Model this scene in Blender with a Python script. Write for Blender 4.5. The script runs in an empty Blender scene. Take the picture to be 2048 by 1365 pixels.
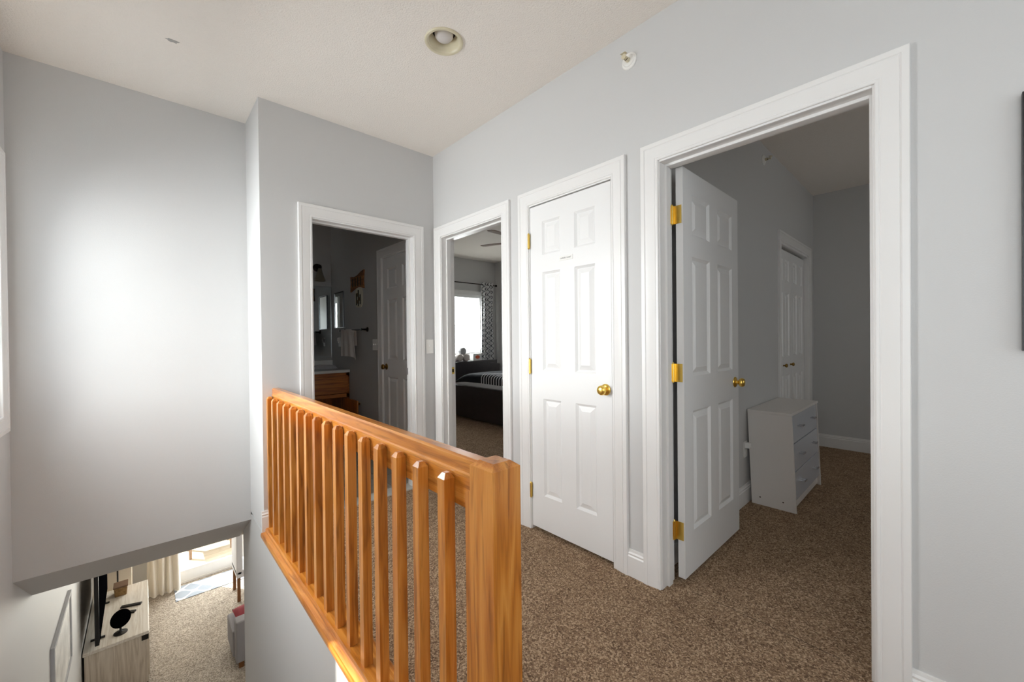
import bpy, bmesh, math, random
from mathutils import Matrix, Vector
random.seed(7)
PI = math.pi
scene = bpy.context.scene
COL = scene.collection

# ------------------------------------------------------------------ camera
CAM = (-1.80913, -2.92167, 1.20907); YAW, PITCH, ROLL = 0.744640, -0.006760, -0.010366; FPX = 801.2
def cam_axes():
    cy, sy, cp, sp = math.cos(YAW), math.sin(YAW), math.cos(PITCH), math.sin(PITCH)
    f = Vector((sy*cp, cy*cp, sp)); r = Vector((cy, -sy, 0)); u = r.cross(f)
    c, s = math.cos(ROLL), math.sin(ROLL)
    return c*r + s*u, -s*r + c*u, f
_r, _u, _f = cam_axes()
cd = bpy.data.cameras.new('camera'); cam = bpy.data.objects.new('camera', cd); COL.objects.link(cam)
cd.sensor_fit = 'HORIZONTAL'; cd.sensor_width = 36.0; cd.lens = FPX/2048*36.0; cd.clip_start = 0.02; cd.clip_end = 200
cam.matrix_world = Matrix(((_r.x, _u.x, -_f.x, CAM[0]), (_r.y, _u.y, -_f.y, CAM[1]), (_r.z, _u.z, -_f.z, CAM[2]), (0, 0, 0, 1)))
scene.camera = cam

# ------------------------------------------------------------------ light, world, exposure
scene.view_settings.view_transform = 'Standard'; scene.view_settings.look = 'None'
scene.view_settings.gamma = 1.0; scene.view_settings.use_curve_mapping = False
scene.view_settings.exposure = 0.13
try:
    scene.cycles.use_denoising = True; scene.cycles.denoiser = 'OPENIMAGEDENOISE'
    scene.cycles.max_bounces = 10; scene.cycles.diffuse_bounces = 6; scene.cycles.transparent_max_bounces = 12
    scene.cycles.sample_clamp_indirect = 6.0; scene.cycles.caustics_reflective = False; scene.cycles.caustics_refractive = False
except Exception:
    pass
w = bpy.data.worlds.new('sky'); scene.world = w; w.use_nodes = True
bg = w.node_tree.nodes['Background']; bg.inputs['Color'].default_value = (0.80, 0.90, 1.0, 1); bg.inputs['Strength'].default_value = 2.2

sd = bpy.data.lights.new('sun', 'SUN'); sd.energy = 14.0; sd.angle = 0.009; sd.color = (1.0, 0.95, 0.86)
sun = bpy.data.objects.new('sun', sd); COL.objects.link(sun)
sun.rotation_euler = Vector((1.0, -1.24, -1.72)).to_track_quat('-Z', 'Y').to_euler(); sun.location = (-6, 8, 12)

def area(name, loc, direction, sx, sy, watts, color=(0.985, 0.99, 1.0), spread=180):
    d = bpy.data.lights.new(name, 'AREA'); d.shape = 'RECTANGLE'; d.size = sx; d.size_y = sy; d.energy = watts; d.color = color; d.spread = math.radians(spread)
    o = bpy.data.objects.new(name, d); COL.objects.link(o); o.location = loc
    o.rotation_euler = Vector(direction).to_track_quat('-Z', 'Y').to_euler(); return o
# daylight lamps outside each window; landing, hall, bedroom and living ones are added fill
SKY = (0.99, 0.985, 0.985)
area('daylight_stair_window', (-3.30, -0.05, 2.05), (1, -0.15, -0.45), 2.3, 2.6, 350, SKY)
area('fill_landing_window', (-2.58, -3.45, 1.47), (1, 0, -0.45), 1.25, 1.70, 15, SKY)  # added fill through an invented window beside the landing
area('fill_hall_window', (-1.2, -4.88, 1.45), (0, 1, -0.4), 1.45, 1.25, 5, SKY)  # added fill from behind the camera, no known window there
area('daylight_sliding_door', (-0.55, 5.85, -1.65), (0, -1, 0), 1.7, 2.0, 110, (1.0, 0.95, 0.86))
area('daylight_guest_window', (2.55, 3.62, 1.47), (0, -1, 0), 1.05, 1.15, 75)
area('warm_fill_bedroom', (2.2, -5.02, 1.45), (0, 1, 0), 1.0, 1.1, 4.0, (1.0, 0.78, 0.55))  # added warm fill to lift the dim bedroom
area('fill_living_window', (3.05, 2.0, -1.4), (-1, 0, 0), 1.3, 1.3, 25, (1.0, 0.95, 0.88))  # added fill lamp for the living room, source unseen

# ------------------------------------------------------------------ materials
def lin(c):
    return tuple(((x/255)/12.92 if x/255 <= 0.04045 else ((x/255+0.055)/1.055)**2.4) for x in c)
def new_mat(name):
    m = bpy.data.materials.new(name); m.use_nodes = True
    return m, m.node_tree.nodes, m.node_tree.links, m.node_tree.nodes['Principled BSDF']
def plain(name, rgb, rough=0.5, metal=0.0, bump=0.0, bscale=60, spec=0.5, var=0.0, vscale=6, emit=None, coord='Object'):
    m, N, L, B = new_mat(name); c = lin(rgb)
    B.inputs['Base Color'].default_value = (*c, 1); B.inputs['Roughness'].default_value = rough; B.inputs['Metallic'].default_value = metal
    B.inputs['Specular IOR Level'].default_value = spec
    tc = N.new('ShaderNodeTexCoord')
    if var > 0:
        n = N.new('ShaderNodeTexNoise'); n.inputs['Scale'].default_value = vscale; n.inputs['Detail'].default_value = 4
        L.new(tc.outputs[coord], n.inputs['Vector'])
        r = N.new('ShaderNodeValToRGB'); r.color_ramp.elements[0].position = 0.3; r.color_ramp.elements[1].position = 0.7
        r.color_ramp.elements[0].color = (*[x*(1-var) for x in c], 1); r.color_ramp.elements[1].color = (*[min(1, x*(1+var)) for x in c], 1)
        L.new(n.outputs['Fac'], r.inputs['Fac']); L.new(r.outputs['Color'], B.inputs['Base Color'])
    if bump > 0:
        n2 = N.new('ShaderNodeTexNoise'); n2.inputs['Scale'].default_value = bscale; n2.inputs['Detail'].default_value = 3
        L.new(tc.outputs[coord], n2.inputs['Vector'])
        b = N.new('ShaderNodeBump'); b.inputs['Strength'].default_value = bump; b.inputs['Distance'].default_value = 0.004
        L.new(n2.outputs['Fac'], b.inputs['Height']); L.new(b.outputs['Normal'], B.inputs['Normal'])
    if emit:
        B.inputs['Emission Color'].default_value = (*lin(rgb), 1); B.inputs['Emission Strength'].default_value = emit
    return m
def carpet(name, stops, scale=150, bump=0.9):
    m, N, L, B = new_mat(name); tc = N.new('ShaderNodeTexCoord')
    nz = N.new('ShaderNodeTexNoise'); nz.inputs['Scale'].default_value = scale*0.6; nz.inputs['Detail'].default_value = 2
    mx = N.new('ShaderNodeMix'); mx.data_type = 'VECTOR'; mx.inputs['Factor'].default_value = 0.012
    L.new(tc.outputs['Object'], nz.inputs['Vector']); L.new(tc.outputs['Object'], mx.inputs[4]); L.new(nz.outputs['Color'], mx.inputs[5])
    v = N.new('ShaderNodeTexVoronoi'); v.inputs['Scale'].default_value = scale; v.inputs['Randomness'].default_value = 1.0
    L.new(mx.outputs[1], v.inputs['Vector'])
    sp = N.new('ShaderNodeSeparateColor'); L.new(v.outputs['Color'], sp.inputs['Color'])
    big = N.new('ShaderNodeTexNoise'); big.inputs['Scale'].default_value = 9; big.inputs['Detail'].default_value = 5; L.new(tc.outputs['Object'], big.inputs['Vector'])
    ma = N.new('ShaderNodeMath'); ma.operation = 'MULTIPLY_ADD'; ma.inputs[1].default_value = 0.35
    L.new(big.outputs['Fac'], ma.inputs[0]); 
    mb = N.new('ShaderNodeMath'); mb.operation = 'MULTIPLY'; mb.inputs[1].default_value = 0.82; L.new(sp.outputs['Red'], mb.inputs[0]); L.new(mb.outputs[0], ma.inputs[2])
    r = N.new('ShaderNodeValToRGB'); els = r.color_ramp.elements
    for i, (p, c) in enumerate(stops):
        e = els[i] if i < 2 else els.new(p)
        e.position = p; e.color = (*lin(c), 1)
    L.new(ma.outputs[0], r.inputs['Fac']); L.new(r.outputs['Color'], B.inputs['Base Color'])
    B.inputs['Roughness'].default_value = 1.0; B.inputs['Specular IOR Level'].default_value = 0.05
    inv = N.new('ShaderNodeMath'); inv.operation = 'SUBTRACT'; inv.inputs[0].default_value = 1.0; L.new(v.outputs['Distance'], inv.inputs[1])
    b = N.new('ShaderNodeBump'); b.inputs['Strength'].default_value = bump; b.inputs['Distance'].default_value = 0.006
    L.new(inv.outputs[0], b.inputs['Height']); L.new(b.outputs['Normal'], B.inputs['Normal'])
    return m
def wood(name, light, mid, dark, axis='z', rough=0.32, ring=26.0, fine=1.0, coat=0.7, streak=0.8):
    m, N, L, B = new_mat(name); tc = N.new('ShaderNodeTexCoord'); oi = N.new('ShaderNodeObjectInfo')
    off = N.new('ShaderNodeVectorMath'); off.operation = 'ADD'
    sc = N.new('ShaderNodeVectorMath'); sc.operation = 'SCALE'; sc.inputs['Scale'].default_value = 7.3
    cmb = N.new('ShaderNodeCombineXYZ')
    for k in range(3): L.new(oi.outputs['Random'], cmb.inputs[k])
    L.new(cmb.outputs[0], sc.inputs[0]); L.new(tc.outputs['Object'], off.inputs[0]); L.new(sc.outputs[0], off.inputs[1])
    mp = N.new('ShaderNodeMapping'); s = [1.0, 1.0, 1.0]; s['xyz'.index(axis)] = 0.055
    mp.inputs['Scale'].default_value = s; L.new(off.outputs[0], mp.inputs['Vector'])
    n1 = N.new('ShaderNodeTexNoise'); n1.inputs['Scale'].default_value = ring*0.45; n1.inputs['Detail'].default_value = 3; n1.inputs['Distortion'].default_value = 0.6
    L.new(mp.outputs[0], n1.inputs['Vector'])
    sn = N.new('ShaderNodeMath'); sn.operation = 'MULTIPLY'; sn.inputs[1].default_value = 6.0; L.new(n1.outputs['Fac'], sn.inputs[0])
    fr = N.new('ShaderNodeMath'); fr.operation = 'PINGPONG'; fr.inputs[1].default_value = 0.5; L.new(sn.outputs[0], fr.inputs[0])
    mp2 = N.new('ShaderNodeMapping'); s2 = [1.0, 1.0, 1.0]; s2['xyz'.index(axis)] = 0.025
    mp2.inputs['Scale'].default_value = s2; L.new(off.outputs[0], mp2.inputs['Vector'])
    n2 = N.new('ShaderNodeTexNoise'); n2.inputs['Scale'].default_value = 420*fine; n2.inputs['Detail'].default_value = 3; L.new(mp2.outputs[0], n2.inputs['Vector'])
    ad = N.new('ShaderNodeMath'); ad.operation = 'MULTIPLY_ADD'; ad.inputs[1].default_value = 1.10; L.new(fr.outputs[0], ad.inputs[0])
    m2 = N.new('ShaderNodeMath'); m2.operation = 'MULTIPLY'; m2.inputs[1].default_value = 0.55; L.new(n2.outputs['Fac'], m2.inputs[0]); L.new(m2.outputs[0], ad.inputs[2])
    r = N.new('ShaderNodeValToRGB'); e = r.color_ramp.elements
    e[0].position = 0.08; e[0].color = (*lin(dark), 1); e[1].position = 0.95; e[1].color = (*lin(light), 1)
    em = e.new(0.46); em.color = (*lin(mid), 1)
    L.new(ad.outputs[0], r.inputs['Fac'])
    mp3 = N.new('ShaderNodeMapping'); s3 = [1.0, 1.0, 1.0]; s3['xyz'.index(axis)] = 0.10; mp3.inputs['Scale'].default_value = s3; L.new(off.outputs[0], mp3.inputs['Vector'])
    n3 = N.new('ShaderNodeTexNoise'); n3.inputs['Scale'].default_value = 48; n3.inputs['Detail'].default_value = 4; n3.inputs['Distortion'].default_value = 0.4; L.new(mp3.outputs[0], n3.inputs['Vector'])
    r3 = N.new('ShaderNodeValToRGB'); r3.color_ramp.elements[0].position = 0.30; r3.color_ramp.elements[0].color = (0.48, 0.42, 0.36, 1); r3.color_ramp.elements[1].position = 0.47; r3.color_ramp.elements[1].color = (1, 1, 1, 1)
    L.new(n3.outputs['Fac'], r3.inputs['Fac'])
    mu = N.new('ShaderNodeMix'); mu.data_type = 'RGBA'; mu.blend_type = 'MULTIPLY'; mu.inputs[0].default_value = streak
    L.new(r.outputs['Color'], mu.inputs[6]); L.new(r3.outputs['Color'], mu.inputs[7]); L.new(mu.outputs[2], B.inputs['Base Color'])
    B.inputs['Roughness'].default_value = rough; B.inputs['Coat Weight'].default_value = coat; B.inputs['Coat Roughness'].default_value = 0.16
    b = N.new('ShaderNodeBump'); b.inputs['Strength'].default_value = 0.12; b.inputs['Distance'].default_value = 0.002
    L.new(n2.outputs['Fac'], b.inputs['Height']); L.new(b.outputs['Normal'], B.inputs['Normal'])
    return m
def glass_mat(name, tint=(0.95, 0.97, 0.97), refl=0.06):
    m = bpy.data.materials.new(name); m.use_nodes = True; N = m.node_tree.nodes; L = m.node_tree.links
    for n in list(N): N.remove(n)
    o = N.new('ShaderNodeOutputMaterial'); t = N.new('ShaderNodeBsdfTransparent'); g = N.new('ShaderNodeBsdfGlossy'); x = N.new('ShaderNodeMixShader')
    t.inputs['Color'].default_value = (*tint, 1); g.inputs['Roughness'].default_value = 0.02; x.inputs['Fac'].default_value = refl
    L.new(t.outputs[0], x.inputs[1]); L.new(g.outputs[0], x.inputs[2]); L.new(x.outputs[0], o.inputs['Surface']); return m
def band_mat(name, base, stripe, axis, period, width, phase=0.0, rough=0.9):
    m, N, L, B = new_mat(name); tc = N.new('ShaderNodeTexCoord'); sp = N.new('ShaderNodeSeparateXYZ'); L.new(tc.outputs['Object'], sp.inputs[0])
    a = N.new('ShaderNodeMath'); a.operation = 'ADD'; a.inputs[1].default_value = phase + 50*period; L.new(sp.outputs['XYZ'.index(axis.upper())], a.inputs[0])
    md = N.new('ShaderNodeMath'); md.operation = 'MODULO'; md.inputs[1].default_value = period; L.new(a.outputs[0], md.inputs[0])
    lt = N.new('ShaderNodeMath'); lt.operation = 'LESS_THAN'; lt.inputs[1].default_value = width; L.new(md.outputs[0], lt.inputs[0])
    x = N.new('ShaderNodeMix'); x.data_type = 'RGBA'; x.inputs[6].default_value = (*lin(base), 1); x.inputs[7].default_value = (*lin(stripe), 1)
    L.new(lt.outputs[0], x.inputs[0]); L.new(x.outputs[2], B.inputs['Base Color']); B.inputs['Roughness'].default_value = rough
    return m
def lattice_mat(name, base, line, scale=(9, 9, 9), thick=0.16, rough=0.9, axes=(0, 1), trans=0.0):
    # quatrefoil-like trellis: |sin(u)*..| style implicit lines
    m, N, L, B = new_mat(name); tc = N.new('ShaderNodeTexCoord'); mp = N.new('ShaderNodeMapping'); mp.inputs['Scale'].default_value = scale
    L.new(tc.outputs['Object'], mp.inputs['Vector']); sp = N.new('ShaderNodeSeparateXYZ'); L.new(mp.outputs[0], sp.inputs[0])
    def cosn(k):
        c = N.new('ShaderNodeMath'); c.operation = 'COSINE'; L.new(sp.outputs[k], c.inputs[0]); return c
    c1, c2 = cosn(axes[0]), cosn(axes[1]); ad = N.new('ShaderNodeMath'); ad.operation = 'ADD'; L.new(c1.outputs[0], ad.inputs[0]); L.new(c2.outputs[0], ad.inputs[1])
    ab = N.new('ShaderNodeMath'); ab.operation = 'ABSOLUTE'; L.new(ad.outputs[0], ab.inputs[0])
    lt = N.new('ShaderNodeMath'); lt.operation = 'LESS_THAN'; lt.inputs[1].default_value = thick*2; L.new(ab.outputs[0], lt.inputs[0])
    x = N.new('ShaderNodeMix'); x.data_type = 'RGBA'; x.inputs[6].default_value = (*lin(base), 1); x.inputs[7].default_value = (*lin(line), 1)
    L.new(lt.outputs[0], x.inputs[0]); L.new(x.outputs[2], B.inputs['Base Color']); B.inputs['Roughness'].default_value = rough
    return m

M = {}
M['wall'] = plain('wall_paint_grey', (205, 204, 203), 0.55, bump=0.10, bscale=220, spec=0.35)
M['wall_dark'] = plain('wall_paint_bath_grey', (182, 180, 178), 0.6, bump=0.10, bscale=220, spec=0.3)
M['wall_cream'] = plain('wall_paint_cream', (226, 214, 196), 0.6, bump=0.1, bscale=220)
M['ceiling'] = plain('ceiling_stipple', (241, 234, 226), 0.95, bump=0.85, bscale=130, spec=0.1)
M['trim'] = plain('trim_white', (233, 231, 229), 0.32, bump=0.03, bscale=90)
M['door'] = plain('door_white', (235, 234, 233), 0.36, bump=0.06, bscale=140)
M['carpet'] = carpet('carpet_brown_berber', [(0.10, (92, 72, 57)), (0.95, (200, 173, 144)), (0.40, (138, 112, 90)), (0.70, (162, 135, 108))], 190, 0.7)
M['carpet_living'] = carpet('carpet_living_tan', [(0.10, (118, 108, 98)), (0.95, (208, 198, 186)), (0.5, (164, 153, 141))], 120)
OAK = ((216, 148, 68), (192, 117, 38), (146, 80, 20))
M['oak_z'] = wood('oak_grain_vertical', *OAK, axis='z'); M['oak_y'] = wood('oak_grain_along_y', *OAK, axis='y')
M['oak_x'] = wood('oak_grain_along_x', (196, 122, 54), (170, 98, 38), (120, 62, 20), axis='x', rough=0.4)
M['oak_dark_z'] = wood('oak_vanity_vertical', (196, 122, 54), (170, 98, 38), (120, 62, 20), axis='z', rough=0.4)
M['ply'] = plain('cabinet_interior', (120, 90, 62), 0.7)
M['washed'] = wood('whitewashed_wood', (226, 216, 202), (206, 194, 178), (172, 156, 138), axis='z', rough=0.6, coat=0.0, streak=0.2)
M['washed_y'] = wood('whitewashed_wood_top', (240, 234, 226), (226, 218, 206), (204, 192, 178), axis='y', rough=0.55, coat=0.0, streak=0.15)
M['espresso'] = plain('espresso_wood', (46, 38, 38), 0.35, var=0.15, vscale=12)
M['brass'] = plain('polished_brass', (252, 214, 112), 0.28, metal=1.0, bump=0.02, bscale=300)
M['brass_dim'] = plain('aged_brass', (150, 118, 62), 0.3, metal=1.0)
M['black'] = plain('black_plastic', (16, 16, 18), 0.35); M['black_gloss'] = plain('black_screen', (6, 6, 8), 0.6, spec=0.0)
M['dark_metal'] = plain('dark_bronze_metal', (38, 30, 26), 0.35, metal=0.7)
M['chrome'] = plain('brushed_nickel', (190, 192, 196), 0.22, metal=1.0)
M['plastic'] = plain('white_plastic', (236, 234, 230), 0.35)
M['white_lam'] = plain('white_laminate', (228, 222, 216), 0.3, spec=0.5)
M['grey_lam'] = plain('pale_grey_laminate', (196, 199, 206), 0.22, spec=0.6)
M['counter'] = plain('cultured_marble_white', (232, 230, 226), 0.15, var=0.03)
M['mirror'] = plain('mirror_silver', (225, 230, 230), 0.02, metal=1.0)
M['tile'] = plain('floor_tile_stone', (176, 168, 156), 0.4, var=0.08, vscale=14); M['grout'] = plain('grout_dark', (74, 68, 62), 0.9)
M['threshold'] = plain('marble_threshold', (205, 202, 194), 0.3)
M['towel'] = plain('towel_white', (222, 214, 208), 0.95, bump=0.5, bscale=260, spec=0.1)
M['towel_grey'] = plain('towel_pale_grey', (196, 196, 198), 0.95, bump=0.5, bscale=260, spec=0.1)
M['cream'] = plain('baffle_cream', (214, 204, 176), 0.35); M['bulb'] = plain('bulb_frosted', (214, 208, 204), 0.3)
M['baffle_dark'] = plain('can_interior_dark', (60, 44, 30), 0.5)
M['glass'] = glass_mat('window_glass'); M['blind'] = plain('blind_white', (240, 240, 238), 0.6)
M['curtain_cream'] = plain('curtain_cream', (242, 236, 226), 0.9, bump=0.2, bscale=200)
M['curtain_trellis'] = lattice_mat('curtain_trellis_grey', (226, 226, 226), (112, 115, 120), (90, 90, 62), 0.22, axes=(0, 2))
M['rug'] = lattice_mat('rug_trellis_grey', (150, 158, 170), (238, 236, 232), (20, 20, 20), 0.16, axes=(0, 1))
M['quilt'] = plain('quilt_charcoal', (30, 31, 37), 0.95, bump=0.4, bscale=60); M['quilt_white'] = plain('quilt_white_band', (224, 224, 226), 0.95)
M['sofa'] = plain('sofa_grey_fabric', (150, 148, 152), 0.95, bump=0.3, bscale=240); M['red'] = plain('cushion_red', (128, 22, 36), 0.9, bump=0.2, bscale=200)
M['slip'] = plain('chair_white_fabric', (226, 226, 230), 0.9); M['brown_wood'] = plain('chair_brown_wood', (122, 78, 40), 0.45)
M['basket'] = plain('basket_tan', (150, 118, 74), 0.8, bump=0.8, bscale=70, var=0.35, vscale=30)
M['sign_wood'] = wood('sign_rustic_wood', (170, 112, 60), (128, 78, 38), (70, 40, 20), axis='y', rough=0.7, coat=0.0)
M['sign_pale'] = plain('plaque_pale', (206, 200, 182), 0.7); M['sign_mark'] = plain('plaque_dark_print', (50, 46, 34), 0.8); M['sign_brown'] = plain('plaque_brown_print', (112, 84, 50), 0.8)
M['shade'] = plain('sconce_glass_shade', (120, 112, 96), 0.35)
M['print_grey'] = plain('label_grey_print', (120, 116, 112), 0.6); M['art'] = plain('picture_print_pale', (214, 212, 208), 0.35, var=0.25, vscale=7)
M['deck'] = plain('deck_boards', (200, 180, 150), 0.8, var=0.1); M['patio'] = plain('patio_brown', (120, 92, 70), 0.7)
M['box_card'] = plain('white_carton', (230, 228, 226), 0.5); M['orange'] = plain('orange_logo', (222, 92, 52), 0.5)
M['stain'] = plain('ceiling_bare_patch', (168, 164, 160), 0.9, bump=0.4, bscale=150)
M['dark_gap'] = plain('seam_dark', (46, 36, 28), 1.0)
M['exterior'] = plain('exterior_siding', (190, 188, 184), 0.8)

# ------------------------------------------------------------------ mesh helpers
class MB:
    def __init__(s): s.v = []; s.f = []; s.mi = []
    def add(s, vs, fs, mi=0):
        b = len(s.v); s.v += [tuple(p) for p in vs]; s.f += [tuple(i+b for i in f) for f in fs]; s.mi += [mi]*len(fs); return s
    def box(s, x0, x1, y0, y1, z0, z1, mi=0):
        x0, x1 = min(x0, x1), max(x0, x1); y0, y1 = min(y0, y1), max(y0, y1); z0, z1 = min(z0, z1), max(z0, z1)
        return s.add([(x0, y0, z0), (x1, y0, z0), (x1, y1, z0), (x0, y1, z0), (x0, y0, z1), (x1, y0, z1), (x1, y1, z1), (x0, y1, z1)],
                     [(3, 2, 1, 0), (4, 5, 6, 7), (0, 1, 5, 4), (1, 2, 6, 5), (2, 3, 7, 6), (3, 0, 4, 7)], mi)
    def frustum(s, r0, z0, r1, z1, mi=0):   # r = (x0,x1,y0,y1)
        def q(r, z): return [(r[0], r[2], z), (r[1], r[2], z), (r[1], r[3], z), (r[0], r[3], z)]
        return s.add(q(r0, z0)+q(r1, z1), [(3, 2, 1, 0), (4, 5, 6, 7), (0, 1, 5, 4), (1, 2, 6, 5), (2, 3, 7, 6), (3, 0, 4, 7)], mi)
    def prism(s, poly, axis, a0, a1, mi=0):
        n = len(poly)
        def P(u, v, a): return {'x': (a, u, v), 'y': (u, a, v), 'z': (u, v, a)}[axis]
        vs = [P(u, v, a0) for u, v in poly]+[P(u, v, a1) for u, v in poly]
        fs = [tuple(range(n))[::-1], tuple(range(n, 2*n))]+[(i, (i+1) % n, n+(i+1) % n, n+i) for i in range(n)]
        return s.add(vs, fs, mi)
    def lathe(s, prof, o, d, n=24, mi=0, cap=True):
        d = Vector(d).normalized(); a = d.orthogonal().normalized(); b = d.cross(a); o = Vector(o); vs = []; fs = []
        for r, h in prof:
            for k in range(n):
                t = 2*PI*k/n; vs.append(o+d*h+(a*math.cos(t)+b*math.sin(t))*r)
        for i in range(len(prof)-1):
            for k in range(n): fs.append((i*n+k, i*n+(k+1) % n, (i+1)*n+(k+1) % n, (i+1)*n+k))
        if cap:
            fs.append(tuple(range(n))[::-1]); fs.append(tuple((len(prof)-1)*n+k for k in range(n)))
        return s.add(vs, fs, mi)
    def cyl(s, p0, p1, r, n=16, mi=0):
        d = Vector(p1)-Vector(p0); return s.lathe([(r, 0), (r, d.length)], p0, d, n, mi)
    def grid(s, fn, nu, nv, mi=0):
        vs = [fn(i/nu, j/nv) for j in range(nv+1) for i in range(nu+1)]
        fs = [(j*(nu+1)+i, j*(nu+1)+i+1, (j+1)*(nu+1)+i+1, (j+1)*(nu+1)+i) for j in range(nv) for i in range(nu)]
        return s.add(vs, fs, mi)
    def mesh(s, name, mats, bevel=0.0, segs=2, smooth=None, solid=0.0):
        me = bpy.data.meshes.new(name); me.from_pydata(s.v, [], s.f)
        for m in mats: me.materials.append(m)
        for p, i in zip(me.polygons, s.mi): p.material_index = i
        bm = bmesh.new(); bm.from_mesh(me); bmesh.ops.remove_doubles(bm, verts=bm.verts, dist=1e-6)
        bmesh.ops.recalc_face_normals(bm, faces=bm.faces)
        if solid: bmesh.ops.solidify(bm, geom=bm.faces[:], thickness=solid)
        if bevel > 0:
            ed = [e for e in bm.edges if len(e.link_faces) == 2 and e.calc_face_angle(0) > 0.6]
            bmesh.ops.bevel(bm, geom=ed, offset=bevel, segments=segs, profile=0.7, affect='EDGES', clamp_overlap=True)
        bm.to_mesh(me); bm.free()
        if smooth is not None:
            me.shade_smooth(); me.set_sharp_from_angle(angle=math.radians(smooth))
        return me
def link(name, data, parent=None, loc=(0, 0, 0)):
    o = bpy.data.objects.new(name, data); COL.objects.link(o); o.location = loc
    if parent is not None: o.parent = parent
    return o
def part(name, mb, mats, parent, loc=(0, 0, 0), label=None, **k):
    mats = mats if isinstance(mats, (list, tuple)) else [mats]
    o = link(name, mb.mesh(name, [M[m] for m in mats], **k), parent, loc)
    if label: o['label'] = label
    return o
def tag(o, label, cat, group=None, kind=None):
    o['label'] = label; o['category'] = cat
    if group: o['group'] = group
    if kind: o['kind'] = kind
    return o
def thing(name, loc, label, cat, group=None, kind=None, rz=0):
    o = link(name, None, None, loc); o.rotation_euler = (0, 0, rz); o.empty_display_size = 0.05
    return tag(o, label, cat, group, kind)
def single(name, mb, mats, label, cat, group=None, kind=None, loc=(0, 0, 0), **k):
    return tag(part(name, mb, mats, None, loc, **k), label, cat, group, kind)
def struct(name, mb, mats, label, cat, **k):
    return single(name, mb, mats, label, cat, kind='structure', **k)

# ------------------------------------------------------------------ dimensions
ZC = 2.74            # ceiling of the upper storey
XL = -2.33           # outer wall on the stair side
XE = -1.26           # stair edge
YA = 0.42            # end wall of the stairwell
ZL = -2.75           # floor of the living room
T = 0.12             # wall thickness
OPEN = 2.045         # door opening height
XBR, YBR = 3.62, -1.93   # far wall and side wall of the bedroom on the right
XG, YG = 3.47, 3.30  # guest bedroom corner
YBATH = 2.50
YBK = -4.60          # wall behind the camera

# ------------------------------------------------------------------ shell
def wall_y(x0, x1, ya, yb, z0, z1, holes):
    """box wall running along Y between ya<yb with rectangular holes (y0,y1,z0,z1)"""
    m = MB(); ys = sorted({ya, yb, *[h[0] for h in holes], *[h[1] for h in holes]})
    for a, b in zip(ys[:-1], ys[1:]):
        hs = sorted([h for h in holes if h[0] <= a+1e-6 and h[1] >= b-1e-6], key=lambda h: h[2]); z = z0
        for h in hs:
            if h[2] > z+1e-6: m.box(x0, x1, a, b, z, h[2])
            z = h[3]
        if z < z1-1e-6: m.box(x0, x1, a, b, z, z1)
    return m
def wall_x(y0, y1, xa, xb, z0, z1, holes):
    m = wall_y(y0, y1, xa, xb, z0, z1, holes); m.v = [(p[1], p[0], p[2]) for p in m.v]; return m

DA = (-2.760, -1.996); DB = (-1.738, -1.128); DC = (-0.870, -0.110); DD = (-0.958, -0.190)   # openings
DE = (0.262, 1.000)                                                                           # door inside the bathroom
BIF = (2.33, 3.36)                                                                            # bifold opening
W1 = (-1.00, 0.24, 0.845, 2.095); W3 = (-4.30, -2.60, 0.845, 2.095); W7 = (1.28, 1.72, 1.50, 1.95)                                                              # stair window, added landing and bathroom fill windows: y0,y1,z0,z1
W2 = (2.05, 3.13, 0.90, 2.05)                                                                 # guest window
struct('wall_right', wall_y(0, T, YBK-T, 0.0, 0, ZC, [(*DA, 0, OPEN), (*DB, 0, OPEN), (*DC, 0, OPEN)]), 'wall',
       'long pale grey hall wall with three door openings', 'wall')
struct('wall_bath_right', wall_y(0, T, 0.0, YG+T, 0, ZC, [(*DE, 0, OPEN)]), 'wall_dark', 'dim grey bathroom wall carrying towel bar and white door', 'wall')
struct('wall_far', wall_x(0, T, XE, 0, 0, ZC, [(*DD, 0, OPEN)]), 'wall', 'short pale grey wall around the bathroom doorway', 'wall')
m = MB(); m.box(XE, XE+T, T, YA+T, 0, ZC)
struct('wall_return', m, 'wall', 'narrow grey return wall beside the bathroom doorway wall', 'wall')
m = MB(); m.box(XL-T, XE, YA, YA+T, -0.055, ZC)
struct('wall_stair_end', m, 'wall', 'tall plain pale wall at the end of the stairwell', 'wall')
m = MB(); m.prism([(YA, -0.055), (YA+T, -0.055), (1.02, -0.345), (0.90, -0.345)], 'x', XL, XE)
m.prism([(YA+T, -0.055), (YA+T, 0), (1.02, 0), (1.02, -0.345)], 'x', XL, XE)
struct('trim_1', m, 'wall', 'sloping grey soffit over the stairs below the tall wall', 'soffit')
struct('wall_left', wall_y(XL-T, XL, YBK-T, 5.67, ZL, ZC, [W1, W3, W7]), 'wall', 'grey outer wall with the stair window', 'wall')
m = MB(); m.box(XE, XE+T, -2.16, 0.74, ZL, -0.02); 
struct('wall_stair_side', m, 'wall', 'grey wall below the oak railing going down the stairs', 'wall')
m = MB(); m.box(XL, XE+T, -2.20, -2.10, ZL, -0.30); m.box(XE+T, 3.2, 0.62, 0.74, ZL, -0.30)
struct('wall_living_back', m, 'wall', 'grey wall at the back of the living room', 'wall')
struct('wall_back', wall_x(YBK-T, YBK, XL, 0, 0, ZC, [(-1.95, -0.45, 0.82, 2.1)]), 'wall', 'pale grey wall with added fill window behind the landing', 'wall')
# bathroom
m = MB(); m.box(XL, 0, YBATH, YBATH+T, 0, ZC); m.box(XL, XE, YA+T, YA+T+0.02, 0, ZC)
struct('wall_bath_far', m, 'wall_dark', 'dim grey bathroom wall behind the vanity mirror', 'wall')
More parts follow.
